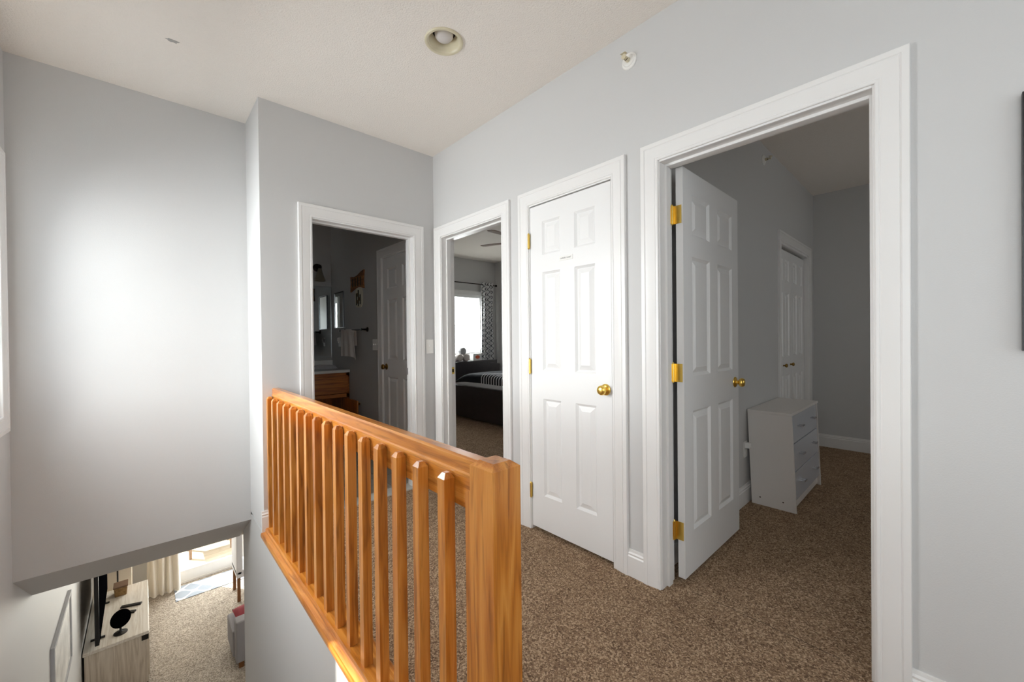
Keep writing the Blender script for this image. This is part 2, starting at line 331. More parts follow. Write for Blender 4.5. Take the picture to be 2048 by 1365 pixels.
# guest bedroom
struct('wall_guest_window', wall_x(YG, YG+T, T, XG+T, 0, ZC, [W2]), 'wall', 'grey bedroom wall with the bright blind covered window', 'wall')
m = MB(); m.box(XG, XG+T, -1.05, YG, 0, ZC)
struct('wall_guest_right', m, 'wall', 'grey bedroom wall at the right of the patterned curtain', 'wall')
m = MB(); m.box(T, XG+T, -1.05, -1.05+0.1, 0, ZC)
struct('wall_guest_near', m, 'wall', 'grey bedroom wall behind the closet', 'wall')
# bedroom on the right
struct('wall_bedroom_left', wall_x(YBR, YBR+0.1, T, XBR+T, 0, ZC, [(*BIF, 0, OPEN)]), 'wall', 'dim grey bedroom wall with the folding closet doors', 'wall')
m = MB(); m.box(XBR, XBR+T, -4.9, YBR, 0, ZC)
struct('wall_bedroom_far', m, 'wall', 'dim grey wall at the far end of the bedroom', 'wall')
struct('wall_bedroom_right', wall_x(-4.9, -4.78, T, XBR, 0, ZC, [(1.65, 2.75, 0.85, 2.05)]), 'wall', 'bedroom wall with added fill window, out of view', 'wall')
m = MB(); m.box(2.30, 3.40, -1.30, -1.25, 0, ZC); m.box(2.25, 2.3, YBR+0.1, -1.25, 0, ZC); m.box(3.4, 3.45, YBR+0.1, -1.25, 0, ZC)
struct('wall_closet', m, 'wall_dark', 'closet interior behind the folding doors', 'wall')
# living room walls
struct('wall_living_far', wall_x(5.55, 5.67, XL, 3.0, ZL, -0.3, [(-1.50, 0.38, ZL, -0.68)]), 'wall', 'grey living room wall with the sliding glass door', 'wall')
struct('wall_living_right', wall_y(2.9, 3.02, 0.74, 5.67, ZL, -0.3, [(1.2, 2.8, -2.1, -0.8)]), 'wall', 'living room side wall out of view', 'wall')
m = MB(); m.box(XL, -1.965, 4.80, 5.55, ZL, -0.34)
struct('wall_living_chase', m, 'wall_cream', 'cream wall jog beyond the television console', 'wall')

# floors
m = MB(); m.box(XE+T, T, YBK, 0.0, -0.30, 0); m.box(XL, XE+T, YBK, -2.16, -0.30, 0); m.box(XE, XE+T, -2.16, 0, -0.02, 0)
struct('floor', m, 'carpet', 'brown flecked berber carpet on the upper landing', 'floor')
m = MB(); m.box(T, XBR, -4.78, YBR, -0.30, 0); m.box(2.3, 3.4, YBR, -1.3, -0.3, 0)
struct('floor_bedroom', m, 'carpet', 'brown flecked carpet in the bedroom with the white dresser', 'floor')
m = MB(); m.box(T, XG, -1.05, YG, -0.30, 0)
struct('floor_guest', m, 'carpet', 'brown carpet below the dark bed', 'floor')
fb = MB(); fb.box(XE+T, 0, 0.0, YBATH, -0.30, -0.008); fb.box(XL, XE+T, YA+T, YBATH, -0.10, -0.008)
fb = struct('floor_bath', fb, 'grout', 'stone tiled bathroom floor', 'floor')
tm = MB(); tm.box(-0.148, 0.148, -0.148, 0.148, 0, 0.012); tme = tm.mesh('floor_tile', [M['tile']], bevel=0.002, segs=1)
for i in range(4):
    for j in range(8):
        x, y = -0.155-i*0.302, 0.29+j*0.302
        if x > -1.14 and y < 2.45: link('floor_tile', tme, fb, (x, y, -0.010))
m = MB(); m.box(DD[0], DD[1], -0.005, T+0.005, -0.008, 0.010); part('threshold', m, 'threshold', fb, bevel=0.004)
m = MB(); m.box(XL, 2.9, -2.1, 5.55, ZL-0.2, ZL)
struct('floor_living', m, 'carpet_living', 'tan living room carpet downstairs', 'floor')
m = MB(); m.box(XL, 3.02, 0.90, 5.67, -0.34, -0.30); m.box(XE+T, 3.02, -2.1, 0.90, -0.34, -0.30)
m.box(XL, 3.02, YG, 5.67, -0.30, -0.1)
struct('ceiling_living', m, 'ceiling', 'living room ceiling below the upper floor', 'ceiling')
# stairs going down from the landing
m = MB(); n = 14; rise = -ZL/n; run = 0.245
for k in range(n-1):
    y0 = -2.16+k*run; m.box(XL, XE, y0, y0+run+0.02, ZL if k > 8 else -rise*(k+1)-0.35, -rise*(k+1))
struct('stairs', m, 'carpet', 'carpeted stairs going down beside the outer wall', 'stairs', bevel=0.01)

# ceiling with the round hole of the recessed light
LC = (-0.651, -1.173); HR = 0.078
m = MB(); h = 0.2
X0, X1, Y0, Y1 = XL-T, XBR+T, -4.95, YG+T
m.box(X0, LC[0]-h, Y0, Y1, ZC, ZC+0.05); m.box(LC[0]+h, X1, Y0, Y1, ZC, ZC+0.05)
m.box(LC[0]-h, LC[0]+h, Y0, LC[1]-h, ZC, ZC+0.05); m.box(LC[0]-h, LC[0]+h, LC[1]+h, Y1, ZC, ZC+0.05)
nn = 32; vs = []
for k in range(nn):
    a = 2*PI*k/nn; c, s_ = math.cos(a), math.sin(a); q = h/max(abs(c), abs(s_))
    vs += [(LC[0]+HR*c, LC[1]+HR*s_, ZC), (LC[0]+q*c, LC[1]+q*s_, ZC)]
m.add(vs, [(2*k, 2*k+1, 2*((k+1) % nn)+1, 2*((k+1) % nn)) for k in range(nn)])
m.box(X0, X1, Y0, Y1, ZC+0.30, ZC+0.34)
ceil = struct('ceiling', m, 'ceiling', 'off white stippled ceiling over the landing', 'ceiling')
m = MB(); pts = []
for k in range(14):
    a = 2*PI*k/14; r = 0.018*(1+0.35*random.uniform(-1, 1)); pts.append((-1.681+1.5*r*math.cos(a), -0.259+0.8*r*math.sin(a)))
m.prism(pts, 'z', ZC-0.0015, ZC+0.001); part('bare_patch', m, 'stain', ceil, label='grey bare patch in the ceiling texture')

# ------------------------------------------------------------------ trim: baseboards and casings
def base_profile(h=0.135, t=0.014):
    return [(0, 0), (t, 0), (t, h-0.035), (t-0.004, h-0.028), (t-0.002, h-0.02), (t-0.006, h-0.012), (t-0.008, h), (0, h)]
def baseboard_y(name, x, y0, y1, face, label, z=0.0, mat='trim'):    # face=-1: faces -X
    m = MB(); m.prism([(x+face*t, z+h) for t, h in base_profile()], 'y', y0, y1); return struct(name, m, mat, label, 'baseboard')
def baseboard_x(name, y, x0, x1, face, label, z=0.0, mat='trim'):
    m = MB(); m.prism([(y+face*t, z+h) for t, h in base_profile()], 'x', x0, x1); return struct(name, m, mat, label, 'baseboard')
baseboard_y('baseboard_right', 0, YBK, -2.845, -1, 'white baseboard right of the open bedroom door')
baseboard_y('baseboard_mid', 0, -1.911, -1.823, -1, 'short white baseboard between closet door and open bedroom door')
baseboard_x('baseboard_far', 0, XE-0.014, -1.043, -1, 'short white baseboard left of the bathroom doorway')
baseboard_x('baseboard_bedroom_left', YBR, T+0.10, 2.24, -1, 'white baseboard behind the white dresser')
baseboard_y('baseboard_bedroom_far', XBR, -4.78, YBR, -1, 'white baseboard on the far bedroom wall')
baseboard_y('baseboard_guest', XG, -0.95, YG, -1, 'white baseboard in the guest bedroom')
baseboard_x('baseboard_living', 5.55, -1.965, -1.585, -1, 'white baseboard below the cream curtain', z=ZL)

CP = [(0, 0), (0, 0.009), (0.003, 0.011), (0.010, 0.011), (0.013, 0.0085), (0.016, 0.0105), (0.030, 0.0125), (0.050, 0.016), (0.060, 0.0165), (0.062, 0.014), (0.066, 0.018), (0.083, 0.018), (0.085, 0.016), (0.085, 0)]
def casing(a0, a1, zt, mp, wd=1.0, z0=0.0):
    """door casing: mp(a, z, t) -> point; a0<a1 opening edges, t = thickness off the wall"""
    m = MB(); n = len(CP); vs = []
    for u, t in CP:
        u *= wd; vs += [mp(a0-u, z0, t), mp(a0-u, zt+u, t), mp(a1+u, zt+u, t), mp(a1+u, z0, t)]
    fs = []
    for i in range(n-1):
        for k in range(3): fs.append((4*i+k, 4*i+k+1, 4*i+5+k, 4*i+4+k))
    fs += [tuple(4*i for i in range(n)), tuple(4*i+3 for i in range(n))[::-1]]
    return m.add(vs, fs)
def frame_casing(a0, a1, z0, z1, mp):
    m = MB(); n = len(CP); vs = []
    for u, t in CP: vs += [mp(a0-u, z0-u, t), mp(a0-u, z1+u, t), mp(a1+u, z1+u, t), mp(a1+u, z0-u, t)]
    return m.add(vs, [(4*i+k, 4*i+(k+1) % 4, 4*i+4+(k+1) % 4, 4*i+4+k) for i in range(n-1) for k in range(4)])
mpx = lambda x: (lambda a, z, t: (x-t, a, z))      # wall facing -X
mpy = lambda y: (lambda a, z, t: (a, y-t, z))      # wall facing -Y
def jamb_y(o, depth0, depth1, stop=None):          # lining of an opening in a wall along Y
    a0, a1 = o; m = MB(); j = 0.018
    m.box(depth0, depth1, a0-j+0.012, a0+0.006, 0, OPEN); m.box(depth0, depth1, a1-0.006, a1+j-0.012, 0, OPEN); m.box(depth0, depth1, a0+0.006, a1-0.006, OPEN-0.008, OPEN+0.006)
    if stop:
        s0, s1 = stop; m.box(s0, s1, a0+0.006, a0+0.018, 0, OPEN-0.008); m.box(s0, s1, a1-0.018, a1-0.006, 0, OPEN-0.008); m.box(s0, s1, a0+0.018, a1-0.018, OPEN-0.020, OPEN-0.008)
    return m
def swapxy(m): m.v = [(p[1], p[0], p[2]) for p in m.v]; return m

# six panel door leaf, local: x along width 0..W, y thickness 0..0.035 (front at y=0 facing -y), z 0..H
ROWS = [(0.212, 0.815), (0.990, 1.593), (1.700, 1.905)]
def leaf_meshes(W, H=2.02, th=0.035, st=0.10, mid=0.107, cols=2, rows=ROWS, both=True):
    """stiles and rails with sunk panel wells; returns mesh builder and panel rects"""
    pw = (W-2*st-mid*(cols-1))/cols; xs = [(st+i*(pw+mid), st+i*(pw+mid)+pw) for i in range(cols)]
    m = MB(); dep = 0.012; xe = [0]; 
    for a, b in xs: xe += [a, b]
    xe.append(W); ze = [0]
    for a, b in rows: ze += [a, b]
    ze.append(H); wells = []
    for i in range(len(xe)-1):
        for j in range(len(ze)-1):
            x0, x1, z0, z1 = xe[i], xe[i+1], ze[j], ze[j+1]; well = i % 2 == 1 and j % 2 == 1
            if well: wells.append((x0, x1, z0, z1))
            for side, y in ((0, 0.0), (1, th)):
                if not well:
                    m.add([(x0, y, z0), (x1, y, z0), (x1, y, z1), (x0, y, z1)], [(0, 1, 2, 3)])
                else:
                    s = 0.013; yi = y+dep if side == 0 else y-dep
                    vs = [(x0, y, z0), (x1, y, z0), (x1, y, z1), (x0, y, z1), (x0+s, yi, z0+s), (x1-s, yi, z0+s), (x1-s, yi, z1-s), (x0+s, yi, z1-s)]
                    m.add(vs, [(0, 1, 5, 4), (1, 2, 6, 5), (2, 3, 7, 6), (3, 0, 4, 7), (4, 5, 6, 7)])
    m.add([(0, 0, 0), (W, 0, 0), (W, th, 0), (0, th, 0), (0, 0, H), (W, 0, H), (W, th, H), (0, th, H)], [(0, 1, 2, 3), (4, 5, 6, 7), (0, 3, 7, 4), (1, 2, 6, 5)])
    return m, wells
_panel_cache = {}
def panel_mesh(w, h):
    k = (round(w, 3), round(h, 3))
    if k not in _panel_cache:
        m = MB(); a, b, d = 0.015, 0.042, 0.0105    # raised field: bevel rises from the well floor
        vs = []
        for ins, y in ((a, 0.0121), (b, 0.0121-d), ):
            vs += [(ins, y, ins), (w-ins, y, ins), (w-ins, y, h-ins), (ins, y, h-ins)]
        m.add(vs, [(0, 1, 5, 4), (1, 2, 6, 5), (2, 3, 7, 6), (3, 0, 4, 7), (4, 5, 6, 7), (3, 2, 1, 0)])
        _panel_cache[k] = m.mesh('panel', [M['door']])
    return _panel_cache[k]
def make_leaf(parent, W, loc, rz=0.0, mat='door', back=False, name='door_leaf', **k):
    m, wells = leaf_meshes(W, **k); o = part(name, m, mat, parent, loc); o.rotation_euler = (0, 0, rz)
    for x0, x1, z0, z1 in wells:
        link('panel', panel_mesh(x1-x0, z1-z0), o, (x0, 0, z0))
        if back:
            p = link('panel', panel_mesh(x1-x0, z1-z0), o, (x1, 0.035, z0)); p.rotation_euler = (0, 0, PI)
    return o
def hinge(parent, p, leafdir, label=None, h=0.089):
    """barrel with two finials; leafdir = list of boxes for the leaves"""
    m = MB(); m.cyl((p[0], p[1], p[2]-h/2), (p[0], p[1], p[2]+h/2), 0.0065, 12)
    m.lathe([(0.0065, 0), (0.004, 0.004), (0.002, 0.008)], (p[0], p[1], p[2]+h/2), (0, 0, 1), 10); m.lathe([(0.0065, 0), (0.004, 0.004), (0.002, 0.006)], (p[0], p[1], p[2]-h/2), (0, 0, -1), 10)
    for b in leafdir: m.box(b[0], b[1], b[2], b[3], p[2]-h/2, p[2]+h/2)
    return part('hinge', m, 'brass', parent, label='polished brass butt hinge', smooth=40)
def knob(parent, p, d, mat='brass', label='round brass door knob', r=0.026):
    m = MB(); m.lathe([(0.031, 0), (0.031, 0.003), (0.027, 0.007), (0.013, 0.010), (0.011, 0.018), (0.014, 0.023), (r*0.8, 0.026), (r, 0.034), (r, 0.042), (r*0.85, 0.050), (r*0.45, 0.054), (0.001, 0.0545)], p, d, 28)
    return part('knob', m, mat, parent, label=label, smooth=50)

# door 1: open bedroom door on the right
d1 = thing('door_1', (0, -2.378, 0), 'open white six panel bedroom door with wide white casing', 'door', kind='structure'); off = (0, 2.378, 0)
def rel(m, dx=0, dy=0, dz=0): m.v = [(p[0]+dx, p[1]+dy, p[2]+dz) for p in m.v]; return m
part('casing', rel(casing(DA[0], DA[1], OPEN, mpx(0)), 0, 2.378), 'trim', d1, smooth=25)
part('jamb', rel(jamb_y(DA, -0.002, T+0.002, stop=(0.045, 0.083)), 0, 2.378), 'trim', d1, bevel=0.0015, segs=1)
bk = casing(DA[0], DA[1], OPEN, lambda a, z, t: (T+t, a, z)); part('casing', rel(bk, 0, 2.378), 'trim', d1, smooth=25)
make_leaf(d1, 0.752, (0.131, 2.378-2.053, 0.018), back=True)
for z in (1.809, 1.030, 0.249):
    hinge(d1, (0.120, 2.378-2.004, z), [(0.1285, 0.1312, 2.378-2.046, 2.378-2.008), (0.1195, 0.1295, 2.378-2.010, 2.378-2.006), (0.092, 0.120, 2.378-2.0055, 2.378-2.002)])
knob(d1, (0.822, 2.378-2.053, 0.930), (0, -1, 0)); knob(d1, (0.822, 2.378-2.018, 0.930), (0, 1, 0))

# door 2: closed closet door
d2 = thing('door_2', (0, -1.433, 0), 'closed narrow white six panel closet door with small label', 'door', kind='structure'); R2 = 1.433
part('casing', rel(casing(DB[0], DB[1], OPEN, mpx(0)), 0, R2), 'trim', d2, smooth=25)
part('jamb', rel(jamb_y(DB, -0.002, T), 0, R2), 'trim', d2, bevel=0.0015, segs=1)
WB = DB[1]-DB[0]-0.018
make_leaf(d2, WB, (0.002, R2+DB[1]-0.009, 0.022), rz=-PI/2, H=2.008, rows=[(0.210, 0.813), (0.988, 1.591), (1.698, 1.903)])
for z in (1.820, 1.031, 0.247):
    hinge(d2, (-0.009, R2+DB[1]-0.004, z), [(-0.009, 0.002, R2+DB[1]-0.008, R2+DB[1]-0.0005)])
knob(d2, (0.002, R2-1.690, 0.930), (-1, 0, 0))
m = MB(); m.box(-0.001, 0.0015, R2-1.476, R2-1.376, 1.661, 1.687); lab = part('label_strip', m, 'plastic', d2, label='small white label strip with grey lettering', bevel=0.0008, segs=1)
def text_part(name, body, size, mat, parent, origin, ux, uy, label=None, squash=1.0):
    cu = bpy.data.curves.new(name, 'FONT'); cu.body = body; cu.size = size; cu.align_x = 'CENTER'; cu.align_y = 'CENTER'; cu.extrude = 0.0004; cu.resolution_u = 2
    tmp = bpy.data.objects.new('tmp_text', cu); COL.objects.link(tmp); dg = bpy.context.evaluated_depsgraph_get(); dg.update()
    me = bpy.data.meshes.new_from_object(tmp.evaluated_get(dg)); bpy.data.objects.remove(tmp); me.name = name; me.materials.clear(); me.materials.append(M[mat])
    ux, uy = Vector(ux), Vector(uy); un = ux.cross(uy)
    for v in me.vertices:
        p = Vector(origin)+ux*(v.co.x*squash)+uy*v.co.y+un*v.co.z; v.co = p
    o = link(name, me, parent)
    if label: o['label'] = label
    return o
text_part('lettering', 'OWNERS CLOSET', 0.0125, 'print_grey', lab, (-0.0012, R2-1.426, 1.674), (0, -1, 0), (0, 0, 1), squash=0.82)

# door 3: guest bedroom doorway
d3 = thing('door_3', (0, -0.490, 0), 'white cased open doorway to the room with the dark bed', 'door', kind='structure'); R3 = 0.490
part('casing', rel(casing(DC[0], DC[1], OPEN, mpx(0)), 0, R3), 'trim', d3, smooth=25)
part('jamb', rel(jamb_y(DC, -0.002, T+0.002, stop=(0.045, 0.083)), 0, R3), 'trim', d3, bevel=0.0015, segs=1)
part('casing', rel(casing(DC[0], DC[1], OPEN, lambda a, z, t: (T+t, a, z)), 0, R3), 'trim', d3, smooth=25)
m = MB(); m.box(0.086, 0.114, R3+DC[1]-0.0075, R3+DC[1]-0.0055, 0.915, 0.972); sp = part('strike_plate', m, 'brass', d3, label='brass strike plate', bevel=0.001, segs=1)
m = MB(); m.box(0.093, 0.107, R3+DC[1]-0.0085, R3+DC[1]-0.007, 0.930, 0.957); part('latch_hole', m, 'dark_metal', sp)
# door 4: bathroom doorway
d4 = thing('door_4', (-0.574, 0, 0), 'white cased doorway to the dim bathroom', 'door', kind='structure'); R4 = 0.574
part('casing', rel(casing(DD[0], DD[1], OPEN, mpy(0)), R4), 'trim', d4, smooth=25)
part('jamb', rel(swapxy(jamb_y(DD, -0.002, T+0.002, stop=(0.045, 0.083))), R4), 'trim', d4, bevel=0.0015, segs=1)
part('casing', rel(casing(DD[0], DD[1], OPEN, lambda a, z, t: (a, T+t, z)), R4), 'trim', d4, smooth=25)
m = MB(); m.box(R4+DD[1]-0.0075, R4+DD[1]-0.0055, 0.086, 0.114, 0.915, 0.972); part('strike_plate', m, 'dark_metal', d4, label='dark strike plate', bevel=0.001, segs=1)
m = MB(); m.box(R4+DD[0]+0.0055, R4+DD[0]+0.0075, 0.084, 0.120, 0.985, 1.075); part('hinge', m, 'brass', d4)
# door 5: closed door inside the bathroom
d5 = thing('door_5', (0, 0.631, 0), 'closed white door inside the dim bathroom', 'door', kind='structure'); R5 = -0.631
part('casing', rel(casing(DE[0], DE[1], OPEN, mpx(0)), 0, R5), 'trim', d5, smooth=25)
part('jamb', rel(jamb_y(DE, -0.002, T), 0, R5), 'trim', d5, bevel=0.0015, segs=1)
make_leaf(d5, DE[1]-DE[0]-0.018, (0.006, R5+DE[1]-0.009, 0.02), rz=-PI/2, H=2.008)
knob(d5, (0.006, R5+0.930, 0.935), (-1, 0, 0), mat='brass_dim')
# door 6: bifold closet doors
d6 = thing('door_6', ((BIF[0]+BIF[1])/2, YBR, 0), 'white folding closet doors with two small brass knobs', 'door', kind='structure'); R6 = -(BIF[0]+BIF[1])/2
part('casing', rel(casing(BIF[0], BIF[1], OPEN, mpy(0)), R6, 0), 'trim', d6, smooth=25)
m = MB(); m.box(R6+BIF[0], R6+BIF[1], 0.0, 0.09, OPEN-0.02, OPEN+0.004); m.box(R6+BIF[0]-0.006, R6+BIF[0]+0.006, 0, 0.09, 0, OPEN); m.box(R6+BIF[1]-0.006, R6+BIF[1]+0.006, 0, 0.09, 0, OPEN); part('jamb', m, 'trim', d6)
lw = (BIF[1]-BIF[0]-0.02)/2
for i in range(2):
    make_leaf(d6, lw-0.004, (R6+BIF[0]+0.01+i*lw, 0.035, 0.02), st=0.07, mid=0.075, H=1.985)
for x in (2.455, 2.80):
    m = MB(); m.lathe([(0.008, 0), (0.007, 0.012), (0.016, 0.02), (0.018, 0.028), (0.012, 0.034), (0.001, 0.036)], (R6+x+(0.10 if x < 2.6 else 0.0), 0.035, 0.93), (0, -1, 0), 16); part('knob', m, 'brass_dim', d6, smooth=50, label='small brass knob')

# ------------------------------------------------------------------ windows
def window(name, loc, along, a0, a1, z0, z1, mp, mpo, label, rails=1, mull=0):
    """mp(a,z,t): inside face; t>0 into the room, negative into the wall"""
    t = thing(name, loc, label, 'window', kind='structure'); L = Vector(loc)
    def fix(m): m.v = [tuple(Vector(p)-L) for p in m.v]; return m
    def bx(A0, A1, Z0, Z1, t0, t1):
        m = MB(); p, q = mp(A0, Z0, t0), mp(A1, Z1, t1); m.box(p[0], q[0], p[1], q[1], p[2], q[2]); return m
    part('casing', fix(frame_casing(a0, a1, z0, z1, mp)), 'trim', t, smooth=25)
    f = MB()
    for b in ((a0, a0+0.045, z0, z1), (a1-0.045, a1, z0, z1), (a0+0.045, a1-0.045, z0, z0+0.05), (a0+0.045, a1-0.045, z1-0.05, z1)):
        q = bx(*b, -0.115, -0.03); f.add(q.v, q.f)
    zm = (z0+z1)/2
    if rails: q = bx(a0+0.045, a1-0.045, zm-0.02, zm+0.02, -0.10, -0.05); f.add(q.v, q.f)
    for k in range(mull):
        am = a0+(a1-a0)*(k+1)/(mull+1); q = bx(am-0.03, am+0.03, z0+0.05, z1-0.05, -0.11, -0.04); f.add(q.v, q.f)
    part('sash_frame', fix(f), 'trim', t)
    r = MB()
    for b in ((a0-0.001, a0+0.004, z0, z1), (a1-0.004, a1+0.001, z0, z1), (a0, a1, z0-0.001, z0+0.004), (a0, a1, z1-0.004, z1+0.001)):
        q = bx(*b, -0.119, 0.0); r.add(q.v, q.f)
    part('reveal', fix(r), 'trim', t)
    zs = [z0+0.05, zm-0.02, zm+0.02, z1-0.05] if rails else [z0+0.05, z1-0.05]
    as_ = [a0+0.045]+sum([[a0+(a1-a0)*(k+1)/(mull+1)-0.03, a0+(a1-a0)*(k+1)/(mull+1)+0.03] for k in range(mull)], [])+[a1-0.045]
    for i in range(0, len(zs), 2):
        for j in range(0, len(as_), 2): part('pane', fix(bx(as_[j], as_[j+1], zs[i], zs[i+1], -0.078, -0.072)), 'glass', t)
    return t
window('added_window_6', (XL, -3.45, 0.76), 'y', W3[0], W3[1], W3[2], W3[3], lambda a, z, t: (XL+t, a, z), None, 'added landing side window, unseen, for fill light', 1, 1)  # added opening in the outer wall, put in for broad fill
window('added_window_7', (XL, 1.50, 1.41), 'y', W7[0], W7[1], W7[2], W7[3], lambda a, z, t: (XL+t, a, z), None, 'small added bathroom window, unseen, letting in fill light', 1, 0)  # added so a little sky light reaches the dim bathroom
window('window_1', (XL, -0.38, 0.76), 'y', W1[0], W1[1], W1[2], W1[3], lambda a, z, t: (XL+t, a, z), None, 'white cased stair window at the end of the outer wall', 1, 0)
win2 = window('window_2', (2.59, YG, 0.82), 'x', W2[0], W2[1], W2[2], W2[3], lambda a, z, t: (a, YG-t, z), None, 'bright guest bedroom window with white blind')
window('added_window_3', (-1.2, YBK, 0.74), 'x', -1.95, -0.45, 0.82, 2.1, lambda a, z, t: (a, YBK+t, z), None, 'added window behind the landing, unseen, for fill light', 1, 1)  # added behind the camera as an opening for fill
window('added_window_4', (2.2, -4.78, 0.77), 'x', 1.65, 2.75, 0.85, 2.05, lambda a, z, t: (a, -4.78+t, z), None, 'added bedroom window, unseen, for warm fill light')  # opening added for the bedroom's warm fill lamp
window('added_window_5', (2.9, 2.0, -2.18), 'y', 1.2, 2.8, -2.1, -0.8, lambda a, z, t: (2.9-t, a, z), None, 'added living room side window, unseen, for fill light')  # opening added for the living room's fill lamp
# blind of the guest window: too fine to pick apart
m = MB()
for k in range(44):
    z = W2[2]+0.04+k*0.0254; m.add([(W2[0]+0.05-2.59, -0.012+0.055, z-0.82), (W2[1]-0.05-2.59, -0.012+0.055, z-0.82), (W2[1]-0.05-2.59, 0.010+0.055, z-0.82+0.006), (W2[0]+0.05-2.59, 0.010+0.055, z-0.82+0.006)], [(0, 1, 2, 3)])
m.v = [(p[0], p[1]-0.03, p[2]) for p in m.v]
b = part('blind_slats', m, 'blind', win2); b['kind'] = 'stuff'
m = MB(); m.box(W2[0]+0.048-2.59, W2[1]-0.048-2.59, 0.005, 0.05, W2[3]-0.05-0.82, W2[3]-0.004-0.82); part('blind_headrail', m, 'blind', win2)

# sliding glass door downstairs
sdo = thing('door_7', (-0.56, 5.61, ZL), 'bright white framed sliding glass door downstairs', 'door', kind='structure')
m = MB()
for x0, x1, z0, z1 in ((-0.94, -0.90, 0, 2.07), (0.90, 0.94, 0, 2.07), (-0.90, 0.90, 2.03, 2.07), (-0.90, 0.90, 0, 0.03)): m.box(x0, x1, -0.06, 0.06, z0, z1)
part('frame', m, 'trim', sdo)
for i, (x0, x1, y) in enumerate(((-0.90, 0.03, -0.02), (-0.03, 0.90, 0.025))):
    m = MB(); m.box(x0, x0+0.05, y-0.018, y+0.018, 0.03, 2.03); m.box(x1-0.06, x1, y-0.018, y+0.018, 0.03, 2.03); m.box(x0+0.05, x1-0.06, y-0.018, y+0.018, 0.03, 0.20); m.box(x0+0.05, x1-0.06, y-0.018, y+0.018, 1.94, 2.03)
    q = part('sliding_panel', m, 'trim', sdo, bevel=0.003, segs=1)
    m = MB(); m.box(x0+0.05, x1-0.06, y-0.003, y+0.003, 0.20, 1.94); part('pane', m, 'glass', q)
part('casing', casing(-1.50, 0.38, 2.07, lambda a, z, t: (a+0.56, 5.55-t-5.61, z)), 'trim', sdo, smooth=25)

# ------------------------------------------------------------------ oak railing
rl = thing('stair_railing', (-1.20, -1.1, 0.0), 'honey oak balustrade with square newel post and sixteen balusters', 'railing'); RX, RY = 1.20, 1.1
def RL(m): return rel(m, RX, RY)
m = MB(); a = (-1.240, -1.155, -2.236, -2.150); lo = (-1.240, -1.155, -2.236, -2.131)
i_ = 0.017; ap = (a[0]+i_, a[1]-i_, a[2]+i_, a[3]-i_)
m.box(lo[0], lo[1], lo[2], lo[3], -0.30, 0.836); m.frustum(lo, 0.836, a, 0.846); m.box(*a, 0.846, 0.908); m.frustum(a, 0.908, ap, 0.921)
part('newel_post', RL(m), 'oak_z', rl)
m = MB()   # handrail profile (x,z)
pr = [(-1.1640, 0.774), (-1.2040, 0.774), (-1.2040, 0.852), (-1.2085, 0.855), (-1.2085, 0.863), (-1.2045, 0.867), (-1.2055, 0.900), (-1.1995, 0.906), (-1.1700, 0.906), (-1.1630, 0.900), (-1.1640, 0.867), (-1.1600, 0.863), (-1.1600, 0.855), (-1.1640, 0.852)]
m.prism(pr, 'y', -2.140, -0.001); part('handrail', RL(m), 'oak_y', rl)
m = MB(); m.prism([(-1.2560, 0.0), (-1.2560, 0.022), (-1.2500, 0.028), (-1.1570, 0.028), (-1.1500, 0.022), (-1.1500, 0.0)], 'y', -2.131, -0.001); part('base_plate', RL(m), 'oak_y', rl)
m = MB(); m.prism([(-1.2600, -0.028), (-1.2760, -0.028), (-1.2800, -0.022), (-1.2800, -0.008), (-1.2740, 0.004), (-1.2560, 0.008), (-1.2560, 0.0), (-1.2600, 0.0)], 'y', -2.236, 0.0); part('nosing_trim', RL(m), 'oak_y', rl)
bm_ = MB(); q0 = (0, 0.0325, 0, 0.033); q1 = (0.009, 0.0325-0.009, 0.009, 0.024)
bm_.box(*q0, 0.0, 0.814); bm_.frustum(q0, 0.814, q1, 0.828); bme = bm_.mesh('baluster', [M['oak_z']])
for k in range(16): link('baluster', bme, rl, (RX-1.2380, RY-0.028-0.1339*k, 0.0275))

# ------------------------------------------------------------------ ceiling light, sprinklers, switches
rc = thing('recessed_light', (LC[0], LC[1], ZC), 'cream recessed ceiling light with frosted bulb', 'light')
m = MB(); m.lathe([(0.076, 0.006), (0.098, 0.0), (0.0985, -0.003), (0.095, -0.007), (0.086, -0.008), (0.081, -0.005), (0.076, 0.006)], (0, 0, 0), (0, 0, 1), 48, cap=False); part('trim_ring', m, 'cream', rc, smooth=40)
m = MB(); m.lathe([(0.0815, -0.005), (0.077, 0.006), (0.060, 0.048)], (0, 0, 0), (0, 0, 1), 48, cap=False); part('baffle', m, 'cream', rc, smooth=40)
m = MB(); m.lathe([(0.060, 0.048), (0.060, 0.15), (0.001, 0.15)], (0, 0, 0), (0, 0, 1), 32, cap=False); part('can', m, 'baffle_dark', rc, smooth=40)
m = MB(); m.lathe([(0.001, 0.006), (0.022, 0.0085), (0.038, 0.015), (0.046, 0.026), (0.048, 0.040), (0.042, 0.070), (0.020, 0.12), (0.013, 0.15)], (0, 0, 0), (0, 0, 1), 32); part('bulb', m, 'bulb', rc, smooth=60)
